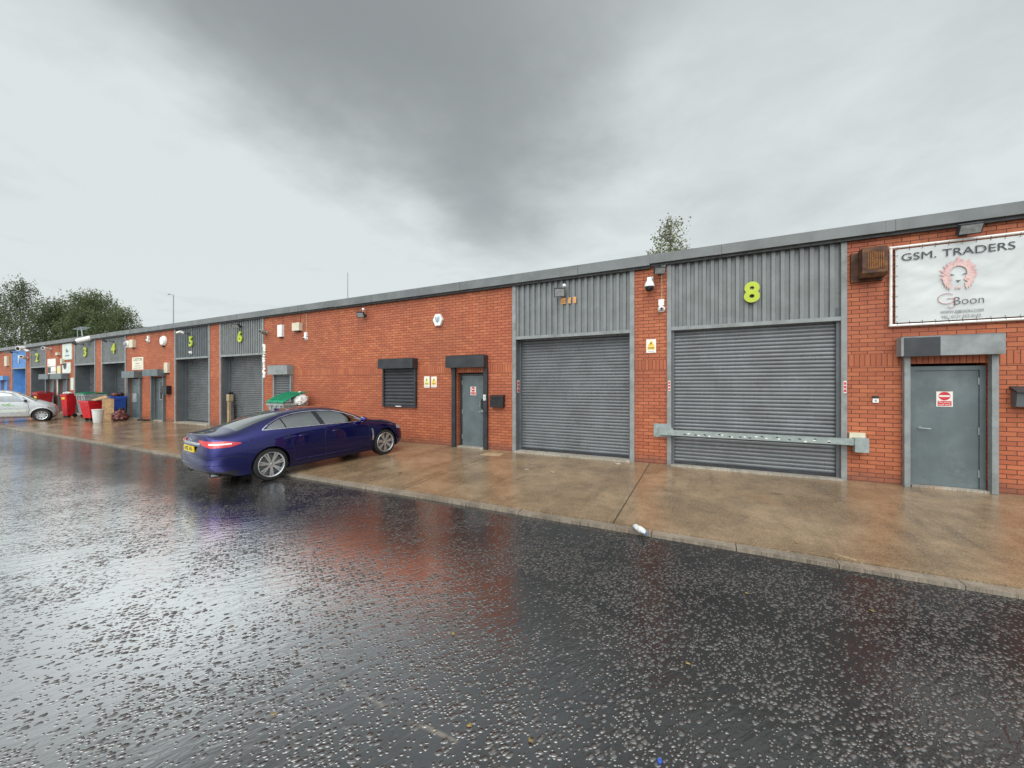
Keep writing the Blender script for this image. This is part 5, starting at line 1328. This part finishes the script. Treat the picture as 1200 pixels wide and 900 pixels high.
# ---------- small silver hatchback at the far left
def hatchback():
    root = thing('small_car', 'small silver two-door car with green graphics on its door', 'car')
    def st(x, lower, upper):
        (y2, z2), (y3, z3), (y4, z4), (y5, z5) = lower
        return [(x, 0, z2), (x, .4, z2), (x, y2, z2), (x, y3, z3), (x, y4, z4), (x, y5, z5), *upper]
    S = [
     [(.06, 0, .28), (.06, .35, .28), (.08, .60, .28), (.03, .68, .40), (.02, .70, .58), (.05, .70, .80), (.10, .68, .98), (.20, .58, 1.40), (.20, .32, 1.47), (.19, 0, 1.48)],
     st(.30, ((.68, .22), (.74, .38), (.76, .60), (.75, .82)), [(.32, .72, .99), (.42, .60, 1.44), (.42, .34, 1.515), (.42, 0, 1.53)]),
     st(.75, ((.70, .20), (.76, .38), (.78, .60), (.77, .82)), [(.78, .735, .985), (.80, .60, 1.475), (.80, .34, 1.535), (.80, 0, 1.55)]),
     st(1.20, ((.70, .20), (.76, .38), (.78, .60), (.77, .81)), [(1.22, .735, .975), (1.16, .60, 1.46), (1.14, .34, 1.525), (1.13, 0, 1.54)]),
     st(1.60, ((.70, .20), (.76, .38), (.78, .60), (.77, .80)), [(1.62, .73, .96), (1.46, .62, 1.36), (1.42, .36, 1.43), (1.41, 0, 1.445)]),
     st(1.92, ((.70, .20), (.76, .38), (.775, .58), (.765, .78)), [(1.95, .725, .93), (1.80, .66, 1.13), (1.74, .38, 1.21), (1.73, 0, 1.225)]),
     st(2.18, ((.70, .20), (.75, .38), (.765, .56), (.75, .75)), [(2.20, .70, .88), (2.18, .60, .955), (2.14, .34, 1.0), (2.13, 0, 1.01)]),
     st(2.45, ((.66, .21), (.71, .36), (.72, .53), (.70, .69)), [(2.46, .64, .79), (2.46, .52, .85), (2.46, .30, .89), (2.46, 0, .90)]),
     [(2.60, 0, .22), (2.60, .3, .22), (2.57, .56, .22), (2.62, .62, .34), (2.63, .62, .46), (2.62, .60, .56), (2.60, .54, .65), (2.60, .44, .70), (2.62, .25, .735), (2.63, 0, .74)],
    ]
    bm = loft_body(S, .03, .05, 3)
    skin = Skin(bm)
    RX, FX, WZ = .42, 2.22, .30
    for cx in (RX, FX):
        for s in (-1, 1):
            fs = cut_region(bm, arch_poly(cx, WZ, .345), (0, 2), lambda c, n, s=s: c.y*s > .42)
            bmesh.ops.delete(bm, geom=fs, context='FACES')
    side = [(.72, 1.0), (1.70, .975), (1.50, 1.24), (1.30, 1.40), (1.05, 1.445), (.76, 1.44)]
    rearq = [(.36, 1.02), (.66, 1.01), (.68, 1.42), (.48, 1.36)]
    tri = [(1.74, .965), (1.92, .955), (1.80, 1.06), (1.64, 1.20), (1.58, 1.20)]
    for s in (-1, 1):
        for pg in (side, rearq, tri):
            take(bm, cut_region(bm, pg, (0, 2), lambda c, n, s=s: c.y*s > .45 and c.z > .9), 'side_window', 'car_glass', root)
    take(bm, cut_region(bm, [(1.46, -.55), (2.06, -.60), (2.06, .60), (1.46, .55)], (0, 1), lambda c, n: c.z > .93 and n.z > .1), 'windscreen', 'car_glass', root)
    # pale safety-cell band: sill, pillars and roof
    band = [f for f in bm.faces if (f.calc_center_median().z > 1.42 and f.normal.z > -.2) or f.calc_center_median().z < .40]
    mb = MB(); mb.bm.free(); mb.bm = bm
    body = mb.build('body', 'car_silver', root, smooth=60, norm=False)
    wheel_well(root, RX, WZ, .355, (.40, .75)); wheel_well(root, FX, WZ, .355, (.40, .73))
    for x in (RX, FX):
        for s in (-1, 1): wheel(root, x, s*.66, WZ, .30, .18, .205, 9, s, twin=False)
    for s in (-1, 1):
        mb = MB(); skin.tube(mb, [(.10, s*2, 1.2), (.34, s*2, 1.42), (.74, s*2, 1.475), (1.10, s*2, 1.475), (1.42, s*2, 1.37), (1.70, s*2, 1.19), (1.98, s*2, .97)], (0, -s, 0), .028, -.004)
        mb.build('roof_band', 'car_white', root, smooth=60)
        mb = MB(); skin.tube(mb, [(2.22+.375*math.cos(a), s*2, .30+.375*math.sin(a)) for a in [math.radians(d) for d in range(5, 176, 10)]], (0, -s, 0), .024, -.004)
        mb.build('wheel_arch_trim', 'car_white', root, smooth=60); mb = MB()
        skin.tube(mb, [(.42+.375*math.cos(a), s*2, .30+.375*math.sin(a)) for a in [math.radians(d) for d in range(5, 176, 10)]], (0, -s, 0), .024, -.004)
        mb.build('wheel_arch_trim', 'car_white', root, smooth=60)
        mb = MB(); skin.patch(mb, [(.80, s*2, .30), (1.84, s*2, .30), (1.84, s*2, .36), (.80, s*2, .38)], (0, -s, 0), .01, .06, .01)
        mb.build('sill', 'car_white', root)
        mb = MB(); skin.tube(mb, [(.70, s*2, .99), (.70, s*2, .70), (.82, s*2, .45), (.92, s*2, .37), (1.80, s*2, .36), (1.84, s*2, .60), (1.78, s*2, .94)], (0, -s, 0), .006, 0)
        mb.build('shut_line', 'trim_black', body)
        l, nn = skin.hit((1.72, s*2, 1.0), (0, -s, 0))
        MB().blob((l.x, l.y+s*.09, l.z+.03), (.06, .09, .065), 5, 2, .05).build('door_mirror', 'trim_black', root, smooth=60)
        mb = MB(); skin.patch(mb, [(2.40, s*2, .72), (2.56, s*2, .66), (2.56, s*2, .60), (2.42, s*2, .62)], (0, -s, 0), .01, .05, .008)
        mb.build('headlight', 'lamp_glass', root)
        mb = MB()
        for pts in ([(1.02, .90), (1.14, .86), (1.10, .80), (1.00, .84)], [(1.14, .88), (1.28, .93), (1.24, .85), (1.15, .83)], [(1.15, .82), (1.40, .83), (1.38, .80), (1.15, .79)]):
            skin.patch(mb, [(x, s*2, z) for x, z in pts], (0, -s, 0), .002, .06, .003)
        mb.build('leaf_graphic', 'decal_green', root)
        mb = MB(); skin.patch(mb, [(.80, s*2, .60), (1.75, s*2, .62), (1.74, s*2, .50), (.86, s*2, .47)], (0, -s, 0), .002, .06, .003)
        skin.patch(mb, [(.76, s*2, .72), (1.70, s*2, .74), (1.70, s*2, .71), (.76, s*2, .70)], (0, -s, 0), .002, .06, .003)
        mb.build('door_stripe', 'sign_pale', root)
        mb = MB(); skin.patch(mb, [(.14, s*2, .78), (.24, s*2, .78), (.24, s*2, .94), (.14, s*2, .94)], (0, -s, 0), .008, .05, .006)
        mb.build('tail_light', 'tail_red', root)
    MB().box(.3, 2.0, -.65, .65, .24, .32).build('cabin_floor', 'interior', root)
    for s in (-1, 1):
        MB().poly([(.85, s*.32-.22, .5), (1.3, s*.32-.22, .5), (1.3, s*.32-.22, .62), (.98, s*.32-.22, .6), (.80, s*.32-.22, 1.22), (.68, s*.32-.22, 1.2)], (0, .44, 0)).build('front_seat', 'seat_tan', root, bevel=.03, smooth=50)
    MB().poly([(1.62, -.62, .96), (1.98, -.62, .92), (2.0, -.62, .6), (1.6, -.62, .6)], (0, 1.24, 0)).build('dashboard', 'interior', root, bevel=.03)
    return root
hat = hatchback()
hat.rotation_euler = (0, math.atan(-.03)*0, math.radians(70))
hf = Vector((-29.55, 6.62)); d = Vector((math.cos(math.radians(70)), math.sin(math.radians(70)))); lf = Vector((-d.y, d.x))
o_ = hf + lf*.66 - d*2.22
hat.location = (o_.x, o_.y, apron_z(6.3))
# ------------------------------------------------------------------ bins and rubbish (z follows the apron)
def wheeled_bin(x, y, w, dpt, h, body, lid, label, group=None, rz=0.0, lid_tilt=0.0, open_=False, name='waste_bin', ribs=True):
    t = thing(name, label, 'bin', (x, y, apron_z(y)), group, rz)
    mb = MB().frustum((-w/2+.10, w/2-.10, -dpt/2+.12, dpt/2-.06), (-w/2, w/2, -dpt/2, dpt/2), .14, h)
    mb.box(-w/2-.03, w/2+.03, -dpt/2-.03, dpt/2+.03, h-.07, h+.005)
    if ribs:
        for k in (-.3, 0, .3):
            mb.poly([(k*w-.03, -dpt/2+.115, .2), (k*w+.03, -dpt/2+.115, .2), (k*w+.03, -dpt/2+.0, h-.08), (k*w-.03, -dpt/2+.0, h-.08)], (0, -.025, 0))
    b = mb.build('bin_body', body, t, bevel=.02)
    for sx in (-1, 1):
        for sy in (-1, 1):
            cx, cy = sx*(w/2-.22), sy*(dpt/2-.2)
            c = MB().lathe([(.0, -.025), (.075, -.025), (.08, -.01), (.08, .01), (.075, .025), (0, .025)], (cx, cy, .08), 'X', 16).box(cx-.035, cx+.035, cy-.05, cy+.02, .09, .16).build('castor', 'rubber', t, smooth=40)
        MB().tube([(sx*(w/2+.02), -dpt*.25, h-.14), (sx*(w/2+.06), -dpt*.25, h-.13), (sx*(w/2+.06), dpt*.25, h-.13), (sx*(w/2+.02), dpt*.25, h-.14)], .018, 8).build('handle', body, t)
    if lid:
        mb = MB(); n = 8; prof = []
        for i in range(n+1):
            a = i/n; prof.append((-dpt/2-.05+(dpt+.10)*a, .055*math.sin(PI*a)))
        V0 = [(-w/2-.04, yy, zz) for yy, zz in prof]; V1 = [(w/2+.04, yy, zz) for yy, zz in prof]
        A = [mb.bm.verts.new(v) for v in V0]; B = [mb.bm.verts.new(v) for v in V1]
        for i in range(n): mb.bm.faces.new((A[i], B[i], B[i+1], A[i+1]))
        r = bmesh.ops.extrude_face_region(mb.bm, geom=list(mb.bm.faces)); bmesh.ops.translate(mb.bm, verts=[g for g in r['geom'] if isinstance(g, bmesh.types.BMVert)], vec=(0, 0, .03))
        k = 9
        for i in range(k):
            xx = -w/2+.06+(w-.12)*i/(k-1)
            mb.poly([(xx-.02, yy, zz+.028) for yy, zz in prof[1:-1]] + [(xx-.02, yy, zz+.052) for yy, zz in prof[1:-1]][::-1], (.04, 0, 0))
        if lid_tilt:
            hinge = (0, dpt/2+.05, 0) if lid_tilt < 0 else (0, -dpt/2-.05, 0)
            bmesh.ops.rotate(mb.bm, verts=mb.bm.verts, cent=hinge, matrix=Matrix.Rotation(math.radians(lid_tilt), 3, 'X'))
        bmesh.ops.translate(mb.bm, verts=mb.bm.verts, vec=(0, 0, h+.01))
        mb.build('lid', lid, t)
    else:
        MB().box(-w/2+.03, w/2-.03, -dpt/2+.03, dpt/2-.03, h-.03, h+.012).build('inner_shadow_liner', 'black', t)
    return t
wheeled_bin(-12.78, 8.32, .86, .82, 1.14, 'bin_steel', 'bin_green', 'grey bin with propped-up ribbed green lid behind the blue saloon', 'big wheeled bins', lid_tilt=22)
mb_t = thing('bin_bag', 'white rubbish bag bulging out under the propped green lid', 'rubbish bag', (-12.45, 8.55, apron_z(8.5)+1.17))
MB().blob((0, 0, .08), (.24, .26, .20), 3, 3, .35).blob((.12, -.12, .0), (.18, .16, .13), 5, 3, .4).build('bag', 'bag_white', mb_t, smooth=50)
MB().blob((0, 0, .30), (.05, .05, .07), 5, 2, .4).build('knot', 'bag_white', mb_t, smooth=50)
wheeled_bin(-37.3, 8.4, .95, .62, 1.22, 'bin_red2', 'bin_red2', 'dark red wheeled bin behind the small silver car', 'big wheeled bins')
MB().box(-.22, .22, -.012, 0, -.09, .09).build('label_plate', 'yellow_sign', bpy.data.objects[[o.name for o in bpy.data.objects if o.name.startswith('waste_bin') and 'dark red' in o['label']][0]], loc=(.05, -.315, .95))
wheeled_bin(-29.95, 8.45, 1.24, .84, 1.24, 'bin_steel', 'bin_green', 'grey bin with green lid between the tall red wheelie bin and the blue bin', 'big wheeled bins')
wheeled_bin(-27.2, 7.75, .84, .70, .98, 'bin_red', None, 'open bright red wheeled bin behind the white tub', 'big wheeled bins', ribs=False, rz=.12)
wheeled_bin(-27.1, 8.55, .66, .58, 1.16, 'bin_blue', None, 'blue wheeled bin heaped with bags in front of the number 4 bay', 'big wheeled bins')
for k, (dx, dy, r) in enumerate(((-.35, 0, .14), (.08, .25, .17), (.42, -.1, .14))):
    t = thing('bin_bag', ('left', 'middle', 'right')[k] + ' one of three maroon bags heaped on the blue bin', 'rubbish bag', (-27.1+dx*.5, 8.55+dy*.6, apron_z(8.5)+1.16), 'bags on the blue bin')
    MB().blob((0, 0, .09), (r, r*.9, r*.62), k+11, 3, .3).build('bag', ('bag', 'bag_black', 'bag')[k], t, smooth=50)
# tall two-wheeled bin
t = thing('wheelie_bin', 'tall red wheelie bin with yellow label leaning slightly', 'bin', (-31.05, 7.92, apron_z(7.9)), 'two-wheeled bins', .3)
MB().frustum((-.15, .15, -.16, .15), (-.20, .20, -.24, .22), .10, 1.22).box(-.22, .22, -.26, .24, 1.17, 1.23).build('bin_body', 'bin_red', t, bevel=.025)
MB().poly([(-.23, -.27, 1.235), (-.23, -.05, 1.30), (-.23, .27, 1.27), (-.23, .27, 1.235)], (.46, 0, 0)).build('lid', 'bin_red2', t, bevel=.015)
for s in (-1, 1): MB().lathe([(0, -.03), (.10, -.03), (.11, 0), (.10, .03), (0, .03)], (s*.19, .12, .11), 'X', 18).build('wheel', 'rubber', t, smooth=40)
MB().box(-.2, .2, .26, .30, 1.12, 1.17).build('handle', 'bin_red2', t, bevel=.01)
MB().box(-.12, .08, -.236, -.228, .98, 1.10).build('label_plate', 'yellow_sign', t)
MB().box(-.15, .15, -.15, -.10, 0, .1).build('foot', 'rubber', t)
t = thing('bin_bag', 'scrap of white bag lying on top of the tall red wheelie bin', 'rubbish bag', (-31.1, 7.86, apron_z(7.9)+1.29))
MB().blob((0, 0, .03), (.24, .16, .07), 9, 3, .4).build('bag', 'bag_white', t, smooth=50)
# white tub
t = thing('plastic_tub', 'white tapered plastic tub standing in front of the red bin', 'tub', (-25.5, 7.42, apron_z(7.42))); t.scale = (.74, .74, 1)
MB().lathe([(.0, 0), (.20, 0), (.21, .02), (.275, .60), (.292, .60), (.292, .63), (.265, .63), (.205, .06), (0, .05)], (0, 0, 0), 'Z', 32).build('tub_wall', 'tub', t, smooth=40)
MB().lathe([(.288, .605), (.299, .615), (.288, .63)], (0, 0, 0), 'Z', 32).build('rolled_rim', 'tub', t, smooth=60)
# boards and bags
t = thing('wooden_board', 'tall brown board leaning against the red bin', 'board', (-26.35, 8.05, apron_z(8.05)))
MB().poly([(-.06, -.22, 0), (.12, .16, 0), (-.02, .20, 1.08), (-.22, -.16, 1.10)], (.03, -.02, 0)).build('sheet', 'wood', t, bevel=.004)
t = thing('cardboard_sheet', 'flattened tan cardboard lying over the red bin', 'cardboard', (-27.0, 7.85, apron_z(7.9)+.985))
MB().poly([(-.30, -.15, .02), (.36, -.2, .0), (.42, .25, .14), (-.1, .3, .24)], (0, 0, .02)).build('sheet', 'wood', t)
t = thing('bin_bag', 'large shiny maroon bag slumped on the ground below the blue bin', 'rubbish bag', (-25.7, 8.25, apron_z(8.25))); t.scale = (.78, .78, .85)
MB().blob((0, 0, .25), (.42, .34, .34), 21, 4, .38, 2.2).blob((-.30, -.08, .18), (.22, .2, .24), 25, 3, .4).build('bag', 'bag', t, smooth=50)
MB().blob((.1, -.05, .56), (.06, .06, .08), 3, 2, .4).build('knot', 'bag', t, smooth=50)
t = thing('bin_bag', 'black bag squeezed between the brown board and the maroon bag', 'rubbish bag', (-26.3, 8.5, apron_z(8.5))); t.scale = (.7, .7, .62)
MB().blob((0, 0, .42), (.26, .24, .55), 31, 4, .35, 2.4).build('bag', 'bag_black', t, smooth=50)
t = tag(MB().poly([(-24.95, 8.62, apron_z(8.62)+.002), (-24.2, 8.60, apron_z(8.6)+.002), (-24.2, 8.86, apron_z(8.86)+.002), (-24.9, 8.88, apron_z(8.88)+.002)], (0, 0, .05)).build('door_mat', 'bag_black', bevel=.015), 'crumpled dark mat on the ground between the two grey side doors', 'mat')

# ------------------------------------------------------------------ litter
def ground_thing(name, label, cat, x, y, z, group=None, rz=0): return thing(name, label, cat, (x, y, z), group, rz)
t = ground_thing('plastic_bottle', 'crushed clear plastic bottle lying on the kerb', 'bottle', -.72, 5.02, APRON_Z0-.012, rz=-.9)
prof = [(0, -.13), (.036, -.13), (.042, -.11), (.034, -.07), (.044, -.03), (.036, .01), (.043, .05), (.030, .09), (.014, .12), (.014, .135)]
mb = MB().lathe(prof, (0, 0, .038), 'X', 16)
for v in mb.bm.verts: v.co.z = .038+(v.co.z-.038)*(.8+.2*math.sin(v.co.x*60)); v.co.y += .008*math.sin(v.co.x*35)
mb.build('bottle_shell', 'bottle', t, smooth=50)
MB().lathe([(.017, .136), (.017, .155), (0, .155)], (0, 0, .038), 'X', 12).build('cap', 'blue_mark', t)
MB().lathe([(.0405, -.02), (.0405, .03)], (0, 0, .038), 'X', 14).build('label_band', 'paper', t)
random.seed(21)
def scrap(name, label, cat, x, y, z, s, mat, group, n=5, rz=None):
    mb = MB(); pts = []
    for k in range(n):
        a = 2*PI*k/n+random.uniform(-.25, .25); r = s*random.uniform(.6, 1.15)
        pts.append((r*math.cos(a), r*.62*math.sin(a), .006+random.uniform(0, .25)*s*.5))
    c = mb.bm.verts.new((0, 0, .010+s*.06)); V = [mb.bm.verts.new(p) for p in pts]
    for k in range(n): mb.bm.faces.new((c, V[k], V[(k+1) % n]))
    bmesh.ops.solidify(mb.bm, geom=mb.bm.faces[:], thickness=.0025)
    o = mb.build(name, mat, None); o.location = (x, y, z); o.rotation_euler = (0, 0, random.uniform(0, 6) if rz is None else rz)
    return tag(o, label, cat, group)
for (x, y, s, lab) in ((-1.72, 8.62, .13, 'white scrap of paper in front of the plain shutter threshold'), (-3.35, 7.35, .07, 'pale paper scrap on the apron left of the joint'), (-2.75, 7.35, .06, 'small pale scrap on the apron nearer the joint')):
    scrap('paper_scrap', lab, 'paper scrap', x, y, apron_z(y), s, 'paper', 'paper scraps on the apron', 6)
LFG = 'fallen leaves on the wet ground'
LL = 'small yellowish fallen leaf lying on the wet ground'
for (x, y) in ((-1.16, 1.79), (-.82, 1.86), (.55, 2.05), (.34, 4.05), (1.25, 4.2), (.95, 5.45), (2.05, 7.9), (-.2, 6.4), (1.75, 2.3), (-.1, 2.85), (2.3, 8.75), (2.55, 8.78), (-.95, 8.83), (-2.2, 1.35), (-1.7, 2.4)):
    z = ROAD_Z+.004 if y < KERB_Y-.14 else apron_z(y)+.002
    scrap('fallen_leaf', LL, 'leaf', x, y, z, random.uniform(.016, .03), 'leaf_yellow', LFG)
t = tag(MB().box(-.09, .09, -.010, .010, 0, .010).build('wood_splinter', 'patch', None, bevel=.003), 'pale splinter of wood lying across the kerb', 'splinter')
t.location = (1.34, 5.24, APRON_Z0+.002); t.rotation_euler = (0, 0, -.55)
t = tag(MB().lathe([(0, 0), (.011, 0), (.012, .009), (.010, .012), (0, .012)], (0, 0, 0), 'Z', 12).build('bottle_cap', 'bin_blue', None, smooth=40), 'tiny blue bottle cap on the wet tarmac', 'bottle cap')
t.location = (-.20, 2.05, ROAD_Z+.002)

# ------------------------------------------------------------------ trees
def leaf_quad(bm, p, s, rng):
    n = Vector((rng.gauss(0, 1), rng.gauss(0, 1), rng.gauss(.3, .8))).normalized()
    a = n.orthogonal().normalized(); a.rotate(Matrix.Rotation(rng.uniform(0, 6.28), 3, n)); b = n.cross(a)
    w = s*rng.uniform(.6, 1.2); h = w*rng.uniform(.45, .75)
    bm.faces.new([bm.verts.new(p+a*w*.5), bm.verts.new(p+b*h*.5), bm.verts.new(p-a*w*.5), bm.verts.new(p-b*h*.5)])
def tree(x, y, H, label, limbs, leaf, mat, weep=1.0, seed=1, trunk=.16, dens=1.0, lean=0.0, name='birch_tree', base=None, spread=1.0):
    """limbs: (height along trunk, reach, azimuth deg, rise) - foliage hangs in strings from the limb ends"""
    rng = random.Random(seed)
    t = thing(name, label, 'tree', (x, y, -.15), 'trees behind the units')
    top = Vector((lean, 0, H)); mb = MB()
    tp = [Vector((lean*(k/8)**2+.12*math.sin(k*1.3+seed), .1*math.cos(k*1.7+seed), H*k/8)) for k in range(9)]
    mb.tube(tp, trunk, 8, r2=.02); mb.build('trunk', 'bark', t, smooth=60)
    br = MB(); lf = MB()
    def along(h):
        f = min(.999, max(0, h/H))*8; i = int(f); return tp[i].lerp(tp[i+1], f-i)
    ends = []
    for (h, reach, az, rise) in limbs:
        p0 = along(h); a = math.radians(az); d = Vector((math.cos(a), math.sin(a), 0))
        pts = [p0 + d*reach*k/5 + Vector((0, 0, rise*math.sin(k/5*PI*.62) - .25*weep*(k/5)**3)) + Vector((rng.uniform(-.1, .1), rng.uniform(-.1, .1), 0))*k/3 for k in range(6)]
        br.tube(pts, max(.02, trunk*.30), 5, r2=.008)
        for k in range(2, 6):
            for j in range(3):
                q = pts[k] + Vector((rng.gauss(0, .35), rng.gauss(0, .35), rng.gauss(0, .25)))*spread
                br.tube([pts[k], (pts[k]+q)/2+Vector((0, 0, .1)), q], .012, 4, r2=.004); ends.append((q, reach))
    ends += [(along(H*(1-.02*k)), .5) for k in range(6)]
    for (q, reach) in ends:
        for s in range(max(1, int(5*dens))):
            p = q + Vector((rng.gauss(0, .42), rng.gauss(0, .42), rng.gauss(0, .30)))*spread
            L = max(.15, rng.gauss(.9, .4)*weep); n = int((3+L*9)*1.0)
            for k in range(n):
                pp = p + Vector((rng.gauss(0, .10), rng.gauss(0, .10), -L*k/n + rng.gauss(0, .06)))
                leaf_quad(lf.bm, pp, leaf, rng)
    br.build('branches', 'bark', t)
    lf.build('crown', mat, t, norm=False)
    return t
def limbset(H, n, lo, wide, seed, taper=1.0, rise=.9):
    r = random.Random(seed); out = []
    for k in range(n):
        f = k/(n-1); h = lo+(H*.93-lo)*f
        out.append((h, wide*(1-f*taper*.8)*r.uniform(.65, 1.15), (k*137.5+r.uniform(-25, 25)) % 360, rise*r.uniform(.5, 1.2)))
    return out
tree(-75.5, 12.6, 13.9, 'tall dark birch at the far left edge of the photo', limbset(13.9, 26, 5.0, 3.6, 3), .19, 'leaf_dark', .9, 3, dens=1.0)
tree(-71.4, 14.4, 14.3, 'tallest dark birch with thin twiggy top at far left', limbset(14.3, 25, 5.0, 3.2, 5), .18, 'leaf_dark', .9, 5, dens=.75)
tree(-68.0, 16.3, 11.4, 'lower dense birch between the tallest birch and the round one', limbset(11.6, 26, 4.5, 3.0, 8, .7), .19, 'leaf_dark', .8, 8, dens=1.2)
tree(-64.6, 18.2, 12.9, 'round-topped weeping birch in the middle of the left group', limbset(12.9, 30, 4.5, 3.1, 13, .6), .19, 'leaf_mid', 1.1, 13, dens=1.2)
tree(-61.6, 19.6, 11.0, 'shorter weeping birch at the right end of the left group', limbset(11.0, 22, 4.5, 2.3, 17, .5), .18, 'leaf_mid', 1.3, 17, dens=.95)
tree(-70.5, 20.0, 10.6, 'dark birch standing behind the low dense birch', limbset(10.6, 26, 4.0, 3.4, 23, .5), .2, 'leaf_dark', .8, 23, dens=1.2)
tree(-1.7, 22.0, 10.75, 'slender pale young tree rising behind the roof above the shutters', 
     [(10.1-.42*k, .28+.12*k, (k*137) % 360, .35) for k in range(7)] + [(8.2, 1.15, 200, .5), (8.0, 1.2, 5, .4), (8.5, .95, 170, .6), (8.3, .9, 330, .5), (8.3, 1.0, 60, .5), (8.3, .9, 110, .5)], .13, 'leaf_pale', .35, 31, trunk=.07, dens=.9, name='young_tree', spread=.55)

# ------------------------------------------------------------------ sky, sun, camera
SUN_EL, SUN_AZ = 52, 165           # degrees; azimuth measured from +Y towards +X: behind the camera
w = bpy.data.worlds.new('World'); SC.world = w; w.use_nodes = True
nt = NT(w.node_tree); bg = w.node_tree.nodes['Background']
sky = nt.add('ShaderNodeTexSky', sky_type='NISHITA', sun_disc=False, sun_elevation=math.radians(SUN_EL), sun_rotation=math.radians(SUN_AZ), air_density=1.0, dust_density=4.0)
dirv = nt.add('ShaderNodeTexCoord').outputs['Generated']
sp = nt.add('ShaderNodeSeparateXYZ'); nt.link(dirv, sp.inputs[0])
den = nt.math('ADD', nt.math('MAXIMUM', sp.outputs[2], 0.0), .12)
px, py = nt.math('DIVIDE', sp.outputs[0], den), nt.math('DIVIDE', sp.outputs[1], den)
cv = nt.add('ShaderNodeCombineXYZ'); nt.link(px, cv.inputs[0]); nt.link(py, cv.inputs[1]); P = cv.outputs[0]
wn = nt.add('ShaderNodeTexNoise'); wn.inputs['Scale'].default_value = 1.6; wn.inputs['Detail'].default_value = 5; wn.inputs['Roughness'].default_value = .55; nt.link(P, wn.inputs['Vector'])
wp = nt.add('ShaderNodeVectorMath', operation='MULTIPLY_ADD'); nt.link(wn.outputs['Color'], wp.inputs[0]); wp.inputs[1].default_value = (.8, .8, 0); 
of = nt.add('ShaderNodeVectorMath', operation='SUBTRACT'); nt.link(P, of.inputs[0]); of.inputs[1].default_value = (.4, .4, 0); nt.link(of.outputs[0], wp.inputs[2])
ws = nt.add('ShaderNodeSeparateXYZ'); nt.link(wp.outputs[0], ws.inputs[0])
def blob(cx, cy, rx, ry, rot, amt):
    c, s = math.cos(math.radians(rot)), math.sin(math.radians(rot))
    dx, dy = nt.math('SUBTRACT', ws.outputs[0], cx), nt.math('SUBTRACT', ws.outputs[1], cy)
    a = nt.math('ADD', nt.math('MULTIPLY', dx, c/rx), nt.math('MULTIPLY', dy, s/rx)); b = nt.math('ADD', nt.math('MULTIPLY', dx, -s/ry), nt.math('MULTIPLY', dy, c/ry))
    r2 = nt.math('ADD', nt.math('MULTIPLY', a, a), nt.math('MULTIPLY', b, b))
    return nt.math('MULTIPLY', nt.math('EXPONENT', nt.math('MULTIPLY', r2, -1.0)), amt)
dark = None
for args in SKY_BLOBS:
    v = blob(*args); dark = v if dark is None else nt.math('ADD', dark, v)
fine = nt.noise(P, 2.2, 8, .62, .35)
streaky = nt.noise(nt.scale(P, (1.0, .45, 1)), 1.1, 5, .55)
dark = nt.math('ADD', dark, nt.math('MULTIPLY', nt.math('SUBTRACT', fine, .5), .46))
dark = nt.math('ADD', dark, nt.math('MULTIPLY', nt.math('SUBTRACT', streaky, .5), .45))
dark = nt.math('SUBTRACT', 1.12, nt.math('MULTIPLY', nt.math('EXPONENT', nt.math('MULTIPLY', nt.math('MAXIMUM', dark, 0.0), -1.35)), 1.12))
lowlight = nt.ramp(sp.outputs[2], .0, .30, 0, 1)
cl = nt.mix(dark, CLOUD_LIGHT, CLOUD_DARK)
# unseen sky behind and above the viewer brightened, added to light the facade
sd = Vector((math.sin(math.radians(SUN_AZ))*math.cos(math.radians(SUN_EL)), math.cos(math.radians(SUN_AZ))*math.cos(math.radians(SUN_EL)), math.sin(math.radians(SUN_EL))))
dt = nt.add('ShaderNodeVectorMath', operation='DOT_PRODUCT'); nt.link(dirv, dt.inputs[0]); dt.inputs[1].default_value = sd
thin = nt.ramp(dt.outputs['Value'], .42, .98, 1.0, BACK_SKY_GAIN)
vm = nt.add('ShaderNodeVectorMath', operation='SCALE'); nt.link(cl, vm.inputs[0]); nt.link(thin, vm.inputs['Scale'])
sk = nt.add('ShaderNodeVectorMath', operation='SCALE'); nt.link(sky.outputs[0], sk.inputs[0]); sk.inputs['Scale'].default_value = .10
fin = nt.add('ShaderNodeMix', data_type='RGBA'); fin.inputs[0].default_value = .90; nt.link(sk.outputs[0], fin.inputs[6]); nt.link(vm.outputs[0], fin.inputs[7])
nt.link(fin.outputs[2], bg.inputs['Color']); bg.inputs['Strength'].default_value = 1.0

L = bpy.data.lights.new('sun', 'SUN'); L.energy = SUN_POWER; L.angle = math.radians(60); L.color = (1, .96, .90)
so = bpy.data.objects.new('sun', L); COL.objects.link(so); so.rotation_euler = sd.to_track_quat('Z', 'Y').to_euler(); so.location = (-10, -20, 40)

cd = bpy.data.cameras.new('camera'); cam = bpy.data.objects.new('camera', cd); COL.objects.link(cam)
cd.sensor_width = 36; cd.lens = 36*450/1200; cd.clip_start = .05; cd.clip_end = 2000
cam.location = (0, 0, EYE); cam.rotation_euler = (math.radians(90), 0, math.atan2(450, 898)); cd.shift_y = 1/1200
SC.camera = cam
SC.view_settings.view_transform = 'Standard'; SC.view_settings.look = 'None'; SC.view_settings.gamma = 1
SC.view_settings.exposure = EXPOSURE
SC.render.engine = 'CYCLES'
SC.cycles.max_bounces = 8; SC.cycles.transparent_max_bounces = 12
